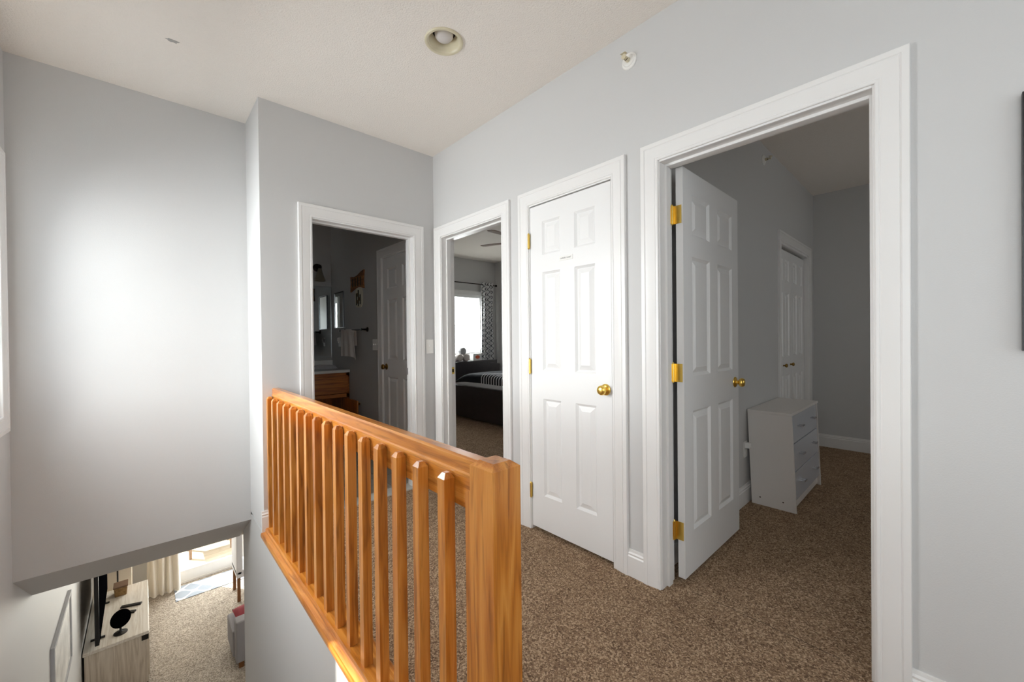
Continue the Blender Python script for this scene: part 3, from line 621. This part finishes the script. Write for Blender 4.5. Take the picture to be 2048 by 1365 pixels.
def sprinkler(loc, d, label):
    t = thing('sprinkler_head', loc, label, 'sprinkler', group='wall sprinkler heads'); d = Vector(d)
    m = MB(); m.lathe([(0.040, 0), (0.041, 0.003), (0.038, 0.007), (0.030, 0.008), (0.027, 0.013), (0.018, 0.015), (0.012, 0.013)], (0, 0, 0), d, 28); part('escutcheon', m, 'plastic', t, smooth=35)
    m = MB(); m.lathe([(0.011, 0.010), (0.011, 0.028), (0.007, 0.032), (0.007, 0.040)], (0, 0, 0), d, 14); part('nozzle', m, 'cream', t, smooth=35)
    m = MB(); m.lathe([(0.0085, 0.030), (0.0085, 0.0335), (0.001, 0.0335)], (0, 0, 0), d, 12, cap=False); part('fusible_bulb', m, 'dark_metal', t)
    m = MB(); s = d.cross(Vector((0, 0, 1)))
    for k in (-1, 1): m.cyl(d*0.026+s*0.010*k, d*0.052+s*0.006*k, 0.0028, 8)
    m.lathe([(0.013, 0.052), (0.013, 0.054)], (0, 0, 0), d, 16); m.add([tuple(d*0.040+s*-0.014+Vector((0, 0, 0.016))), tuple(d*0.040+s*0.014+Vector((0, 0, 0.016))), tuple(d*0.064+s*0.014+Vector((0, 0, 0.013))), tuple(d*0.064+s*-0.014+Vector((0, 0, 0.013)))], [(0, 1, 2, 3)])
    part('deflector', m, 'cream', t)
sprinkler((0, -1.848, 2.590), (-1, 0, 0), 'white wall sprinkler high on the hall wall above closet door')
sprinkler((1.86, YBR, 2.615), (0, -1, 0), 'wall sprinkler high above the open bedroom door')
def switch(name, loc, mp, n, label, cat='switch', outlet=False):
    t = thing(name, loc, label, cat); wd = 0.07+0.046*(n-1); m = MB()
    def bx(a0, a1, z0, z1, t0, t1, mm): p, q = mp(a0, z0, t0), mp(a1, z1, t1); mm.box(p[0], q[0], p[1], q[1], p[2], q[2])
    bx(-wd/2, wd/2, -0.0575, 0.0575, 0, 0.006, m); part('plate', m, 'plastic', t, bevel=0.003)
    for k in range(n):
        a = (k-(n-1)/2)*0.046; m = MB()
        if outlet:
            for z in (-0.02, 0.02): bx(a-0.017, a+0.017, z-0.014, z+0.014, 0.005, 0.008, m)
            part('receptacle', m, 'plastic', t, bevel=0.002)
        else:
            bx(a-0.005, a+0.005, -0.004, 0.012, 0.005, 0.014, m); part('toggle', m, 'plastic', t, bevel=0.001)
    return t
switch('light_switch', (-0.052, 0, 1.148), lambda a, z, t: (a, -t, z), 1, 'white light switch between the bathroom and guest doorways')
switch('light_switch', (0, 1.150, 1.155), lambda a, z, t: (-t, a, z), 3, 'triple white light switch beside the bathroom inner door')
ot = switch('wall_outlet', (1.385, YBR, 0.39), lambda a, z, t: (a, -t, z), 1, 'white wall outlet behind the white dresser', 'outlet', outlet=True)
m = MB(); m.box(-0.02, 0.02, -0.04, -0.006, 0.012, 0.05); part('plug', m, 'plastic', ot, bevel=0.006)

# picture on the hall wall, only its edge is in view
pf = thing('picture_frame', (0, -3.42, 1.16), 'black framed picture on the hall wall right of bedroom door', 'picture')
m = MB(); m.box(-0.025, -0.001, -0.356, 0.356, 0, 0.03); m.box(-0.025, -0.001, -0.356, 0.356, 0.682, 0.712); m.box(-0.025, -0.001, -0.356, -0.326, 0.03, 0.682); m.box(-0.025, -0.001, 0.326, 0.356, 0.03, 0.682); part('frame', m, 'black', pf)
m = MB(); m.box(-0.010, -0.001, -0.327, 0.327, 0.029, 0.683); part('print', m, 'art', pf)

# carpet seam at the bedroom doorway
m = MB(); pts = [(0.092+random.uniform(-0.004, 0.004), -2.10-0.05*k) for k in range(12)]
for (x0, y0), (x1, y1) in zip(pts[:-1], pts[1:]):
    if random.random() < 0.8: m.add([(x0-0.0012, y0, 0.0006), (x0+0.0012, y0, 0.0006), (x1+0.0012, y1, 0.0006), (x1-0.0012, y1, 0.0006)], [(0, 1, 2, 3)])
part('carpet_seam', m, 'dark_gap', bpy.data.objects['floor'], label='thin dark carpet seam')

# ------------------------------------------------------------------ bedroom dresser
dr = thing('dresser', (1.425, -2.232, 0), 'small white three drawer dresser against the bedroom wall', 'dresser')
DW, DD_, DH = 0.785, 0.270, 0.676; SH = 0.026        # back leans to the wall
def sh(m): m.v = [(p[0], p[1]+SH*p[2]/DH, p[2]) for p in m.v]; return m
for x in (0, DW-0.016):
    m = MB(); m.box(x, x+0.016, 0, DD_, 0, DH-0.018); part('side_panel', sh(m), 'white_lam', dr)
m = MB(); m.box(-0.004, DW+0.004, -0.006, DD_, DH-0.018, DH); part('top', sh(m), 'white_lam', dr, bevel=0.002, segs=1)
m = MB(); m.box(0.016, DW-0.016, DD_-0.01, DD_-0.004, 0.03, DH-0.018); part('back_panel', sh(m), 'white_lam', dr)
m = MB(); m.box(0.016, DW-0.016, 0.02, 0.034, 0.015, 0.075); part('plinth', sh(m), 'white_lam', dr)
dh = (DH-0.018-0.078-0.008)/3
for k in range(3):
    z0 = 0.078+k*(dh+0.002); m = MB(); m.box(0.019, DW-0.019, 0.006, 0.022, z0, z0+dh-0.004); q = part('drawer_front', sh(m), 'grey_lam', dr, bevel=0.0015, segs=1)
    m = MB(); m.box(0.025, DW-0.025, 0.022, DD_-0.02, z0+0.01, z0+dh-0.03); part('drawer_box', sh(m), 'white_lam', dr)
    for x in (DW*0.25, DW*0.75):
        m = MB(); zc = z0+dh*0.55
        m.cyl((x-0.030, -0.020, zc), (x+0.030, -0.020, zc), 0.006, 10); m.cyl((x-0.022, -0.020, zc), (x-0.022, 0.008, zc), 0.0045, 8); m.cyl((x+0.022, -0.020, zc), (x+0.022, 0.008, zc), 0.0045, 8)
        part('handle', sh(m), 'chrome', q, smooth=40, label='short silver bar handle')
for y in (0.075, 0.215):
    m = MB(); m.lathe([(0.005, 0), (0.004, 0.0015)], (-0.0002, y, 0.055), (-1, 0, 0), 10); part('screw_cap', sh(m), 'dark_metal', dr)

# ------------------------------------------------------------------ bathroom
YV = 1.925   # vanity front
va = thing('bathroom_vanity', (-0.50, YV, 0), 'oak bathroom vanity with a door standing open', 'vanity'); 
x0, x1 = -0.48, 0.495
m = MB(); m.box(x0, x0+0.018, 0, 0.55, 0, 0.825); m.box(x1-0.018, x1, 0, 0.55, 0, 0.825); m.box(x0, x1, 0.535, 0.55, 0, 0.825); m.box(x0, x1, 0.05, 0.55, 0.08, 0.098); part('carcass', m, 'oak_dark_z', va)
m = MB(); m.box(x0, x1, -0.018, 0.0, 0.775, 0.825); m.box(x0, x1, -0.018, 0, 0.535, 0.575); m.box(x0, x0+0.05, -0.018, 0, 0.0, 0.825); m.box(x1-0.035, x1, -0.018, 0, 0.0, 0.825); m.box(x0, x1, -0.01, 0.0, 0.0, 0.09); part('face_frame', m, 'oak_x', va)
m = MB(); m.box(x0+0.02, x1-0.02, -0.034, -0.018, 0.585, 0.790); part('drawer_front', m, 'oak_x', va, bevel=0.006)
m = MB(); m.box(x0+0.03, -0.03+0.09, -0.036, -0.018, 0.10, 0.53); q = part('cabinet_door', m, 'oak_dark_z', va, bevel=0.005)
m = MB(); m.lathe([(0.006, 0), (0.006, 0.012), (0.014, 0.018), (0.012, 0.028), (0.001, 0.031)], (0.035, -0.036, 0.50), (0, -1, 0), 14); part('knob', m, 'plastic', q, smooth=50)
m = MB(); m.box(x1-0.062, x1-0.044, -0.40, -0.018, 0.10, 0.53); q = part('cabinet_door', m, 'oak_dark_z', va, bevel=0.005)
m = MB(); m.lathe([(0.006, 0), (0.006, 0.012), (0.014, 0.018), (0.012, 0.028), (0.001, 0.031)], (x1-0.044, -0.37, 0.49), (1, 0, 0), 14); part('knob', m, 'brass_dim', q, smooth=50)
ct_ = thing('marble_countertop', (-0.50, YV, 0.825), 'white marble vanity top with backsplash', 'countertop')
m = MB(); m.box(-0.49, 0.499, -0.035, 0.573, 0, 0.032); part('slab', m, 'counter', ct_, bevel=0.006)
m = MB(); m.box(-0.49, 0.499, 0.552, 0.573, 0.030, 0.125); part('backsplash', m, 'counter', ct_, bevel=0.004)
m = MB(); m.lathe([(0.16, 0.0325), (0.17, 0.036), (0.175, 0.033)], (0.0, 0.28, 0), (0, 0, 1), 32, cap=False); part('basin_rim', m, 'counter', ct_, smooth=50)
def cloth_fold(u, v): return (-0.08+0.30*(u-0.5)+0.01*math.sin(7*v), 0.16*(v-0.5)+0.008*math.sin(9*u), 0.045*math.sqrt(max(0, 1-(2*u-1)**4))*math.sqrt(max(0, 1-(2*v-1)**4))+0.006*math.sin(14*u+3*v)*(1-(2*u-1)**2)*(1-(2*v-1)**2))
m = MB(); m.grid(cloth_fold, 20, 14); single('folded_cloth', m, 'towel_grey', 'pale grey folded cloth lying on the vanity top', 'cloth', loc=(-0.10, 2.30, 0.858), smooth=60)
mi = thing('wall_mirror', (-0.60, YBATH, 0.98), 'large frameless mirror above the vanity', 'mirror')
m = MB(); m.box(-0.60, 0.592, -0.006, -0.0005, 0, 0.915); part('mirror_glass', m, 'mirror', mi)
m = MB(); m.box(0.592, 0.598, -0.009, 0, 0, 0.915); m.box(-0.60, 0.598, -0.009, 0, 0.915, 0.921); part('edge_strip', m, 'chrome', mi)
sc_ = thing('wall_sconce', (-0.17, YBATH, 2.11), 'dark bronze vanity sconce with flared glass shade', 'lamp')
m = MB(); m.lathe([(0.05, 0), (0.05, 0.012), (0.03, 0.02)], (0, 0, 0.02), (0, -1, 0), 20); m.cyl((0, -0.02, 0.02), (0, -0.11, 0.04), 0.008, 10); m.lathe([(0.020, 0.0), (0.024, 0.03), (0.016, 0.05)], (0, -0.11, -0.01), (0, 0, 1), 16); part('arm', m, 'dark_metal', sc_, smooth=40)
m = MB(); m.lathe([(0.022, 0.0), (0.030, -0.04), (0.045, -0.09), (0.066, -0.155), (0.063, -0.155), (0.042, -0.09), (0.027, -0.04), (0.019, 0.0)], (0, -0.11, -0.005), (0, 0, 1), 24, cap=False); part('shade', m, 'shade', sc_, smooth=50)
# narrow mirror on the side wall
nm = thing('narrow_mirror', (0, 2.196, 1.33), 'narrow upright mirror on the side wall near the vanity', 'mirror')
m = MB()
for b in ((-0.152, 0.152, 0.028, 0.036), (-0.152, 0.152, 0.469, 0.477), (-0.152, -0.144, 0.036, 0.469), (0.144, 0.152, 0.036, 0.469)): m.box(-0.016, -0.001, b[0], b[1], b[2], b[3])
part('frame', m, 'chrome', nm, bevel=0.003); m = MB(); m.box(-0.010, -0.001, -0.146, 0.146, 0.034, 0.471); part('mirror_glass', m, 'mirror', nm)
ol = switch('wall_outlet', (0, 2.21, 1.185), lambda a, z, t: (-t, a, z), 1, 'small outlet with night light below the narrow mirror', 'outlet', outlet=True)
m = MB(); m.lathe([(0.014, 0), (0.017, 0.02), (0.012, 0.038), (0.001, 0.044)], (-0.02, 0, 0.01), (0, 0, 1), 14); m.box(-0.022, -0.006, -0.01, 0.01, -0.012, 0.016); part('night_light', m, 'plastic', ol, smooth=50)
# towel bar and towel
tb = thing('towel_bar', (0, 1.70, 1.322), 'dark bronze towel bar on the bathroom side wall', 'towel bar')
for y in (-0.33, 0.33):
    m = MB(); m.lathe([(0.026, 0), (0.026, 0.006), (0.012, 0.014), (0.010, 0.06), (0.014, 0.07), (0.001, 0.072)], (0, y, 0), (-1, 0, 0), 18); part('bracket', m, 'dark_metal', tb, smooth=45)
m = MB(); m.cyl((-0.062, -0.34, 0), (-0.062, 0.34, 0), 0.008, 12); part('bar', m, 'dark_metal', tb, smooth=45)
def towel_fn(u, v):   # u across, v from back hem over the bar to the front hem
    w_ = 0.22+0.05*abs(2*v-1); y = 1.76+(u-0.5)*2*w_*0.85-0.05*(v-0.5)
    s = (v-0.38)*0.52
    if abs(s) < 0.02: x, z = -0.062-0.013*math.sin(s/0.02*PI/2), 1.322+0.012*math.cos(s/0.02*PI/2)
    else: x, z = (-0.075 if s > 0 else -0.049), 1.322-(abs(s)-0.02)
    fold = 0.010*math.sin(u*17+2)*min(1, max(0, abs(s)*7)); x -= fold if s > 0 else -fold*0.3
    if u < 0.28 and s > 0: z -= 0.03*(0.28-u)/0.28
    return (x, y, z)
m = MB(); m.grid(towel_fn, 40, 40); single('hand_towel', m, 'towel', 'white hand towel hanging over the bronze towel bar', 'towel', smooth=60, solid=0.004)
# wooden sign and plaque above the towel
sg = thing('wooden_sign', (0, 1.61, 1.866), 'rustic brown wooden letter sign on the bathroom side wall', 'sign')
m = MB(); pl = [(-0.18, -0.085), (-0.06, -0.060), (0.06, -0.070), (0.20, -0.100), (0.185, 0.0), (0.195, 0.080), (0.09, 0.065), (0.0, 0.075), (-0.10, 0.105), (-0.19, 0.120), (-0.17, 0.01)]
m.prism(pl, 'x', -0.016, -0.001); part('board', m, 'sign_wood', sg, bevel=0.003)
for y in (0.12, 0.045, -0.03, -0.105):
    m = MB(); m.box(-0.019, -0.015, y-0.011, y+0.011, -0.05, 0.05); part('carved_letter', m, 'sign_mark', sg)
pq = thing('hanging_plaque', (0, 1.58, 1.69), 'pale oblong plaque with dark print below the wooden sign', 'sign')
m = MB(); pl = []
for k in range(24):
    a = 2*PI*k/24; pl.append((0.105*math.copysign(abs(math.cos(a))**0.6, math.cos(a)), 0.115*math.copysign(abs(math.sin(a))**0.7, math.sin(a))))
m.prism(pl, 'x', -0.010, -0.001); part('plate', m, 'sign_pale', pq, bevel=0.003)
for y, z0_, z1_ in ((0.06, -0.085, 0.05), (0.005, -0.10, 0.085), (-0.045, -0.08, 0.03)):
    m = MB(); m.box(-0.012, -0.0095, y-0.014, y+0.014, z0_, z1_); part('print_mark', m, 'sign_mark', pq)
for y, z in ((0.03, 0.03), (-0.02, -0.02), (0.035, -0.05)):
    m = MB(); m.box(-0.0125, -0.0095, y-0.016, y+0.016, z-0.02, z+0.02); part('print_mark', m, 'sign_brown', pq)

# ------------------------------------------------------------------ guest bedroom
bed = thing('bed', (2.50, 1.75, 0), 'dark espresso bed with arched headboard below the window', 'bed')
BX0, BX1 = -0.76, 0.76
m = MB(); n = 24; top = []; 
m.prism([(-1.30, 0.06), (-0.9, 0.03), (0.4, 0.03), (0.9, 0.075), (1.30, 0.10), (1.30, 0.50), (-1.30, 0.50)], 'x', BX0, BX0+0.045); part('side_rail', m, 'espresso', bed, bevel=0.006)
m = MB(); m.box(BX1-0.045, BX1, -1.30, 1.30, 0.06, 0.50); part('side_rail', m, 'espresso', bed, bevel=0.006)
hb = [(BX0-0.02, 0.0)]+[(BX0-0.02+(BX1-BX0+0.04)*k/n, 0.725+0.075*math.sin(PI*k/n)) for k in range(n+1)]+[(BX1+0.02, 0.0)]
m = MB(); m.prism(hb, 'y', 1.20, 1.26); part('headboard', m, 'espresso', bed, bevel=0.008)
m = MB(); m.box(BX0+0.0, BX1-0.0, 1.26, 1.40, 0.0, 0.80); part('headboard_shelf', m, 'espresso', bed, bevel=0.008)
m = MB(); m.box(BX0, BX1, -1.36, -1.30, 0.0, 0.62); part('footboard', m, 'espresso', bed, bevel=0.01)
m = MB(); m.box(BX0+0.05, BX1-0.05, -1.28, 1.18, 0.20, 0.485); part('mattress', m, 'quilt', bed, bevel=0.05, segs=4)
def quilt_fn(u, v):
    y = 0.50+v*1.95; e = min(1.0, max(0.0, (2.42-y)/0.50)); e = math.sin(e*PI/2); t = u*1.62
    if t < 0.13: x, h = 1.797, t
    elif t < 0.25: a = (t-0.13)/0.12*PI/2; x, h = 1.797+0.076*(1-math.cos(a)), 0.13+0.06*math.sin(a)
    else: x, h = 1.873+(t-0.25), 0.19
    return (x, y, 0.495+h*e+0.006*math.sin(11*y+5*x)*min(1, h*6)*e)
qt = thing('quilt', (2.5, 1.45, 0.50), 'charcoal quilt with white stripes heaped on the bed', 'quilt')
m = MB(); m.grid(quilt_fn, 60, 40); part('cover', rel(m, -2.5, -1.45, -0.50), 'quilt', qt, smooth=60)
def quilt_strip(u0, u1, v0, v1, d=0.004):
    m = MB(); m.grid(lambda a, b: (lambda p: (p[0]-d, p[1], p[2]+d))(quilt_fn(u0+(u1-u0)*a, v0+(v1-v0)*b)), 30 if u1-u0 > 0.1 else 3, 3 if v1-v0 < 0.1 else 30); return rel(m, -2.5, -1.45, -0.50)
for k in range(13):
    y = 0.98+0.055*k; part('white_stripe', quilt_strip(0.02, 0.55, (y-0.50)/1.95, (y+0.018-0.50)/1.95), 'quilt_white', qt, smooth=60)
part('white_band', quilt_strip(0.0, 0.035, 0.05, 0.995, 0.006), 'quilt_white', qt, smooth=60)
# things on the headboard shelf
for k, (x, z, lb) in enumerate(((2.55, 0.8665, 'white rolled towel beside the carton on the headboard shelf'), (2.405, 0.8665, 'white rolled towel at the outer end of the headboard shelf'), (2.478, 0.984, 'pale grey rolled towel resting on two white rolled towels'))):
    m = MB(); m.lathe([(0.02, 0.0), (0.060, 0.005), (0.066, 0.015), (0.066, 0.095), (0.060, 0.105), (0.02, 0.11)], (0, -0.055, 0), (0, 1, 0), 20)
    single('rolled_towel', m, 'towel_grey' if k == 2 else 'towel', lb, 'towel', group='rolled towels on the headboard shelf', loc=(x, 3.08, z), smooth=50)
cb = thing('carton', (2.80, 3.09, 0.80), 'white carton with orange oval mark on the headboard shelf', 'box')
m = MB(); m.box(-0.10, 0.10, -0.055, 0.055, 0, 0.13); part('box', m, 'box_card', cb, bevel=0.002, segs=1)
m = MB(); m.lathe([(0.001, 0), (0.034, 0), (0.034, 0.0015), (0.001, 0.0015)], (0.0, -0.0550, 0.065), (0, -1, 0), 24, cap=False); m.v = [(p[0]*1.5, p[1], p[2]*1.0) for p in m.v]; part('oval_mark', m, 'orange', cb)
# curtain and rod
rod = thing('curtain_rod', (2.78, 3.22, 2.265), 'thin dark curtain rod above the guest window', 'curtain rod')
m = MB(); m.cyl((-0.80, 0, 0), (0.63, 0, 0), 0.009, 12); m.lathe([(0.009, 0), (0.02, 0.01), (0.02, 0.03), (0.001, 0.045)], (0.63, 0, 0), (1, 0, 0), 14); part('rod', m, 'dark_metal', rod, smooth=45)
for x in (-0.7, 0.55):
    m = MB(); m.box(x-0.008, x+0.008, -0.005, 0.078, -0.012, 0.006); part('bracket', m, 'dark_metal', rod)
def curtain(name, label, x0, x1, y, z0, z1, waves, amp, mat, taper=0.0):
    def fn(u, v):
        z = z1+(z0-z1)*v; s = 1-taper*math.sin(v*PI); x = x0+(x1-x0)*(0.5+(u-0.5)*s)
        return (x+0.008*math.sin(v*5+u*9), y+amp*math.sin(u*waves*2*PI)+0.006*math.sin(7*v+13*u), z)
    m = MB(); m.grid(fn, waves*14, 24); return single(name, m, mat, label, 'curtain', smooth=70, solid=0.003)
curtain('patterned_curtain', 'grey and white trellis curtain beside the guest window', 3.05, 3.33, 3.215, 0.74, 2.31, 4, 0.030, 'curtain_trellis')
# ceiling fan
fan = thing('ceiling_fan', (1.80, 0.68, ZC), 'ceiling fan with brown blades in the guest bedroom', 'ceiling fan')
m = MB(); m.lathe([(0.07, 0), (0.07, -0.03), (0.03, -0.06), (0.015, -0.06), (0.015, -0.2), (0.09, -0.22), (0.11, -0.27), (0.09, -0.33), (0.05, -0.36), (0.001, -0.36)], (0, 0, 0), (0, 0, 1), 24); part('motor', m, 'dark_metal', fan, smooth=40)
for k in range(5):
    a = math.radians(112)+2*PI*k/5; m = MB(); m.add([(0.10, -0.02, 0), (0.20, -0.042, 0.003), (0.64, -0.055, 0.004), (0.67, -0.035, 0.003), (0.67, 0.035, -0.003), (0.64, 0.055, -0.004), (0.20, 0.042, -0.003), (0.10, 0.02, 0)], [tuple(range(8))])
    o = part('blade', m, 'patio', fan, (0, 0, -0.285), solid=0.007); o.rotation_euler = (0, 0, a)

# ------------------------------------------------------------------ living room seen down the stairs
cs = thing('console', (-2.05, 3.96, ZL), 'whitewashed wooden media console along the living room wall', 'console')
m = MB(); m.box(-0.26, 0.245, -0.66, 0.66, 0.06, 0.615); part('body', m, 'washed', cs, bevel=0.003, segs=1)
m = MB(); m.box(-0.27, 0.252, -0.672, 0.672, 0.615, 0.65); part('top', m, 'washed_y', cs, bevel=0.003, segs=1)
for x in (-0.24, 0.195):
    for y in (-0.64, 0.60): m = MB(); m.box(x, x+0.045, y, y+0.045, 0, 0.06); part('foot', m, 'black', cs)
m = MB(); m.box(0.19, 0.249, -0.666, -0.61, 0.555, 0.612); part('corner_bracket', m, 'black', cs)
for k in range(3): m = MB(); m.box(0.243, 0.256, -0.60+k*0.41, -0.22+k*0.41, 0.10, 0.59); part('cabinet_door', m, 'washed', cs, bevel=0.003, segs=1)
tv = thing('television', (-2.205, 3.90, ZL+0.65), 'large black flat television standing on the console', 'television')
m = MB(); m.box(-0.02, 0.015, -0.66, 0.66, 0.06, 0.82); part('housing', m, 'black', tv, bevel=0.006)
m = MB(); m.box(0.0145, 0.0165, -0.645, 0.645, 0.078, 0.805); part('screen', m, 'black_gloss', tv)
for y in (-0.4, 0.4): m = MB(); m.box(-0.07, 0.045, y-0.015, y+0.015, 0, 0.012); m.box(-0.012, 0.012, y-0.012, y+0.012, 0.01, 0.07); part('foot', m, 'black', tv)
vm = thing('vanity_mirror', (-2.035, 3.46, ZL+0.65), 'small round black mirror on a stand on the console', 'mirror', rz=0.0)
m = MB(); m.lathe([(0.06, 0), (0.06, 0.008), (0.02, 0.015), (0.010, 0.03), (0.010, 0.07)], (0, 0, 0), (0, 0, 1), 20); part('stand', m, 'black', vm, smooth=40)
m = MB(); m.lathe([(0.001, 0.0), (0.085, 0.0), (0.095, 0.006), (0.085, 0.014), (0.001, 0.014)], (0, 0.006, 0.16), (0.42, -0.85, 0.25), 28, cap=False); part('disc', m, 'black_gloss', vm, smooth=40)
for (x, y, rz, L_, lb) in ((-1.955, 4.02, -0.35, 0.20, 'longer black remote control lying on the console'), (-1.975, 3.86, -0.45, 0.13, 'shorter black remote control lying on the console')):
    m = MB(); m.box(-L_/2, L_/2, -0.022, 0.022, 0, 0.018); o = single('remote_control', m, 'black', lb, 'remote control', group='remote controls on the console', loc=(x, y, ZL+0.65), bevel=0.004); o.rotation_euler = (0, 0, rz)
bk = thing('storage_basket', (-2.06, 4.45, ZL+0.65), 'small tan woven basket at the end of the console', 'basket')
m = MB(); m.frustum((-0.055, 0.055, -0.07, 0.07), 0, (-0.065, 0.065, -0.08, 0.08), 0.12); part('body', m, 'basket', bk, bevel=0.01); m = MB(); m.box(-0.07, 0.07, -0.085, 0.085, 0.112, 0.13); part('rim', m, 'patio', bk, bevel=0.005)
fl = thing('floor_lamp', (-2.10, 4.74, ZL), 'thin black floor lamp pole behind the console', 'lamp')
m = MB(); m.cyl((0, 0, 0.02), (0, 0, 1.5), 0.009, 10); part('pole', m, 'black', fl); m = MB(); m.lathe([(0.10, 0), (0.10, 0.02), (0.02, 0.03)], (0, 0, 0), (0, 0, 1), 20); part('base', m, 'black', fl)
m = MB(); m.lathe([(0.10, 1.42), (0.15, 1.42), (0.11, 1.65), (0.08, 1.65)], (0, 0, 0), (0, 0, 1), 20, cap=False); part('lamp_shade', m, 'curtain_cream', fl)
pw = thing('stair_picture', (XL, 1.95, -1.62), 'pale framed picture on the wall going down the stairs', 'picture')
m = MB()
for b in ((-0.47, 0.47, 0, 0.03), (-0.47, 0.47, 0.58, 0.61), (-0.47, -0.44, 0.03, 0.58), (0.44, 0.47, 0.03, 0.58)): m.box(0.001, 0.022, b[0], b[1], b[2], b[3])
part('frame', m, 'grey_lam', pw); m = MB(); m.box(0.001, 0.012, -0.441, 0.441, 0.029, 0.581); part('print', m, 'art', pw)
curtain('cream_curtain', 'long cream curtain beside the sliding glass door', -1.80, -1.42, 5.40, ZL+0.01, -0.50, 4, 0.045, 'curtain_cream')
m = MB(); m.cyl((-1.95, 5.40, -0.47), (0.6, 5.40, -0.47), 0.012, 10); single('door_curtain_rod', m, 'dark_metal', 'dark curtain rod above the sliding glass door', 'curtain rod')
m = MB(); m.box(-1.49, -0.30, 5.02, 5.47, ZL, ZL+0.008); single('doormat_rug', m, 'rug', 'grey and white trellis rug before the sliding door', 'rug', bevel=0.003, segs=1)
so = thing('sofa', (-0.20, 3.20, ZL), 'grey fabric armless sofa with its back to the stairs', 'sofa')
m = MB(); m.box(-0.83, 0.85, -0.35, -0.20, 0.08, 0.575); part('backrest', m, 'sofa', so, bevel=0.025, segs=3)
m = MB(); m.box(-0.845, 0.85, -0.20, 0.24, 0.08, 0.40); part('seat', m, 'sofa', so, bevel=0.03, segs=3)
for x in (-0.8, 0.76):
    for y in (-0.32, 0.16): m = MB(); m.box(x, x+0.05, y, y+0.05, 0, 0.09); part('leg', m, 'brown_wood', so)
m = MB()
def cush(sgn): return lambda u, v: (0.20*(2*u-1)*(1-0.06*(1-abs(2*v-1))), 0.19*(2*v-1)*(1-0.06*(1-abs(2*u-1))), sgn*0.06*(max(0, 1-(2*u-1)**2)*max(0, 1-(2*v-1)**2))**0.45)
m.grid(cush(1), 14, 14); m.grid(cush(-1), 14, 14)
c = single('throw_cushion', m, 'red', 'dark red cushion lying on the grey sofa', 'cushion', loc=(-0.80, 3.20, ZL+0.462), smooth=60)
dc = thing('dining_chair', (-0.58, 4.58, ZL), 'white upholstered dining chair with brown legs', 'chair')
m = MB(); m.box(-0.23, 0.23, -0.23, 0.23, 0.36, 0.47); part('seat', m, 'slip', dc, bevel=0.02); m = MB(); m.box(-0.23, -0.15, -0.23, 0.23, 0.40, 1.02); part('backrest', m, 'slip', dc, bevel=0.02)
for x in (-0.22, 0.18):
    for y in (-0.22, 0.18): m = MB(); m.box(x, x+0.04, y, y+0.04, 0, 0.37); part('leg', m, 'brown_wood', dc)
# outside the sliding door
m = MB()
dk = thing('deck', (-0.5, 6.9, ZL-0.06), 'sunlit wooden deck outside the sliding door', 'deck', kind='structure')
bme2 = MB(); bme2.box(-3.0, 3.0, -0.068, 0.068, -0.03, 0); bme2 = bme2.mesh('deck_board', [M['deck']])
for k in range(17): link('deck_board', bme2, dk, (0, -1.18+0.14*k, 0))
pt = thing('patio_table', (-0.9, 6.75, ZL-0.06), 'low brown patio table on the deck', 'table')
m = MB(); m.box(-0.35, 0.35, -0.25, 0.25, 0.40, 0.44); part('table_top', m, 'patio', pt)
for x in (-0.33, 0.29):
    for y in (-0.23, 0.19): m = MB(); m.box(x, x+0.04, y, y+0.04, 0, 0.40); part('leg', m, 'patio', pt)
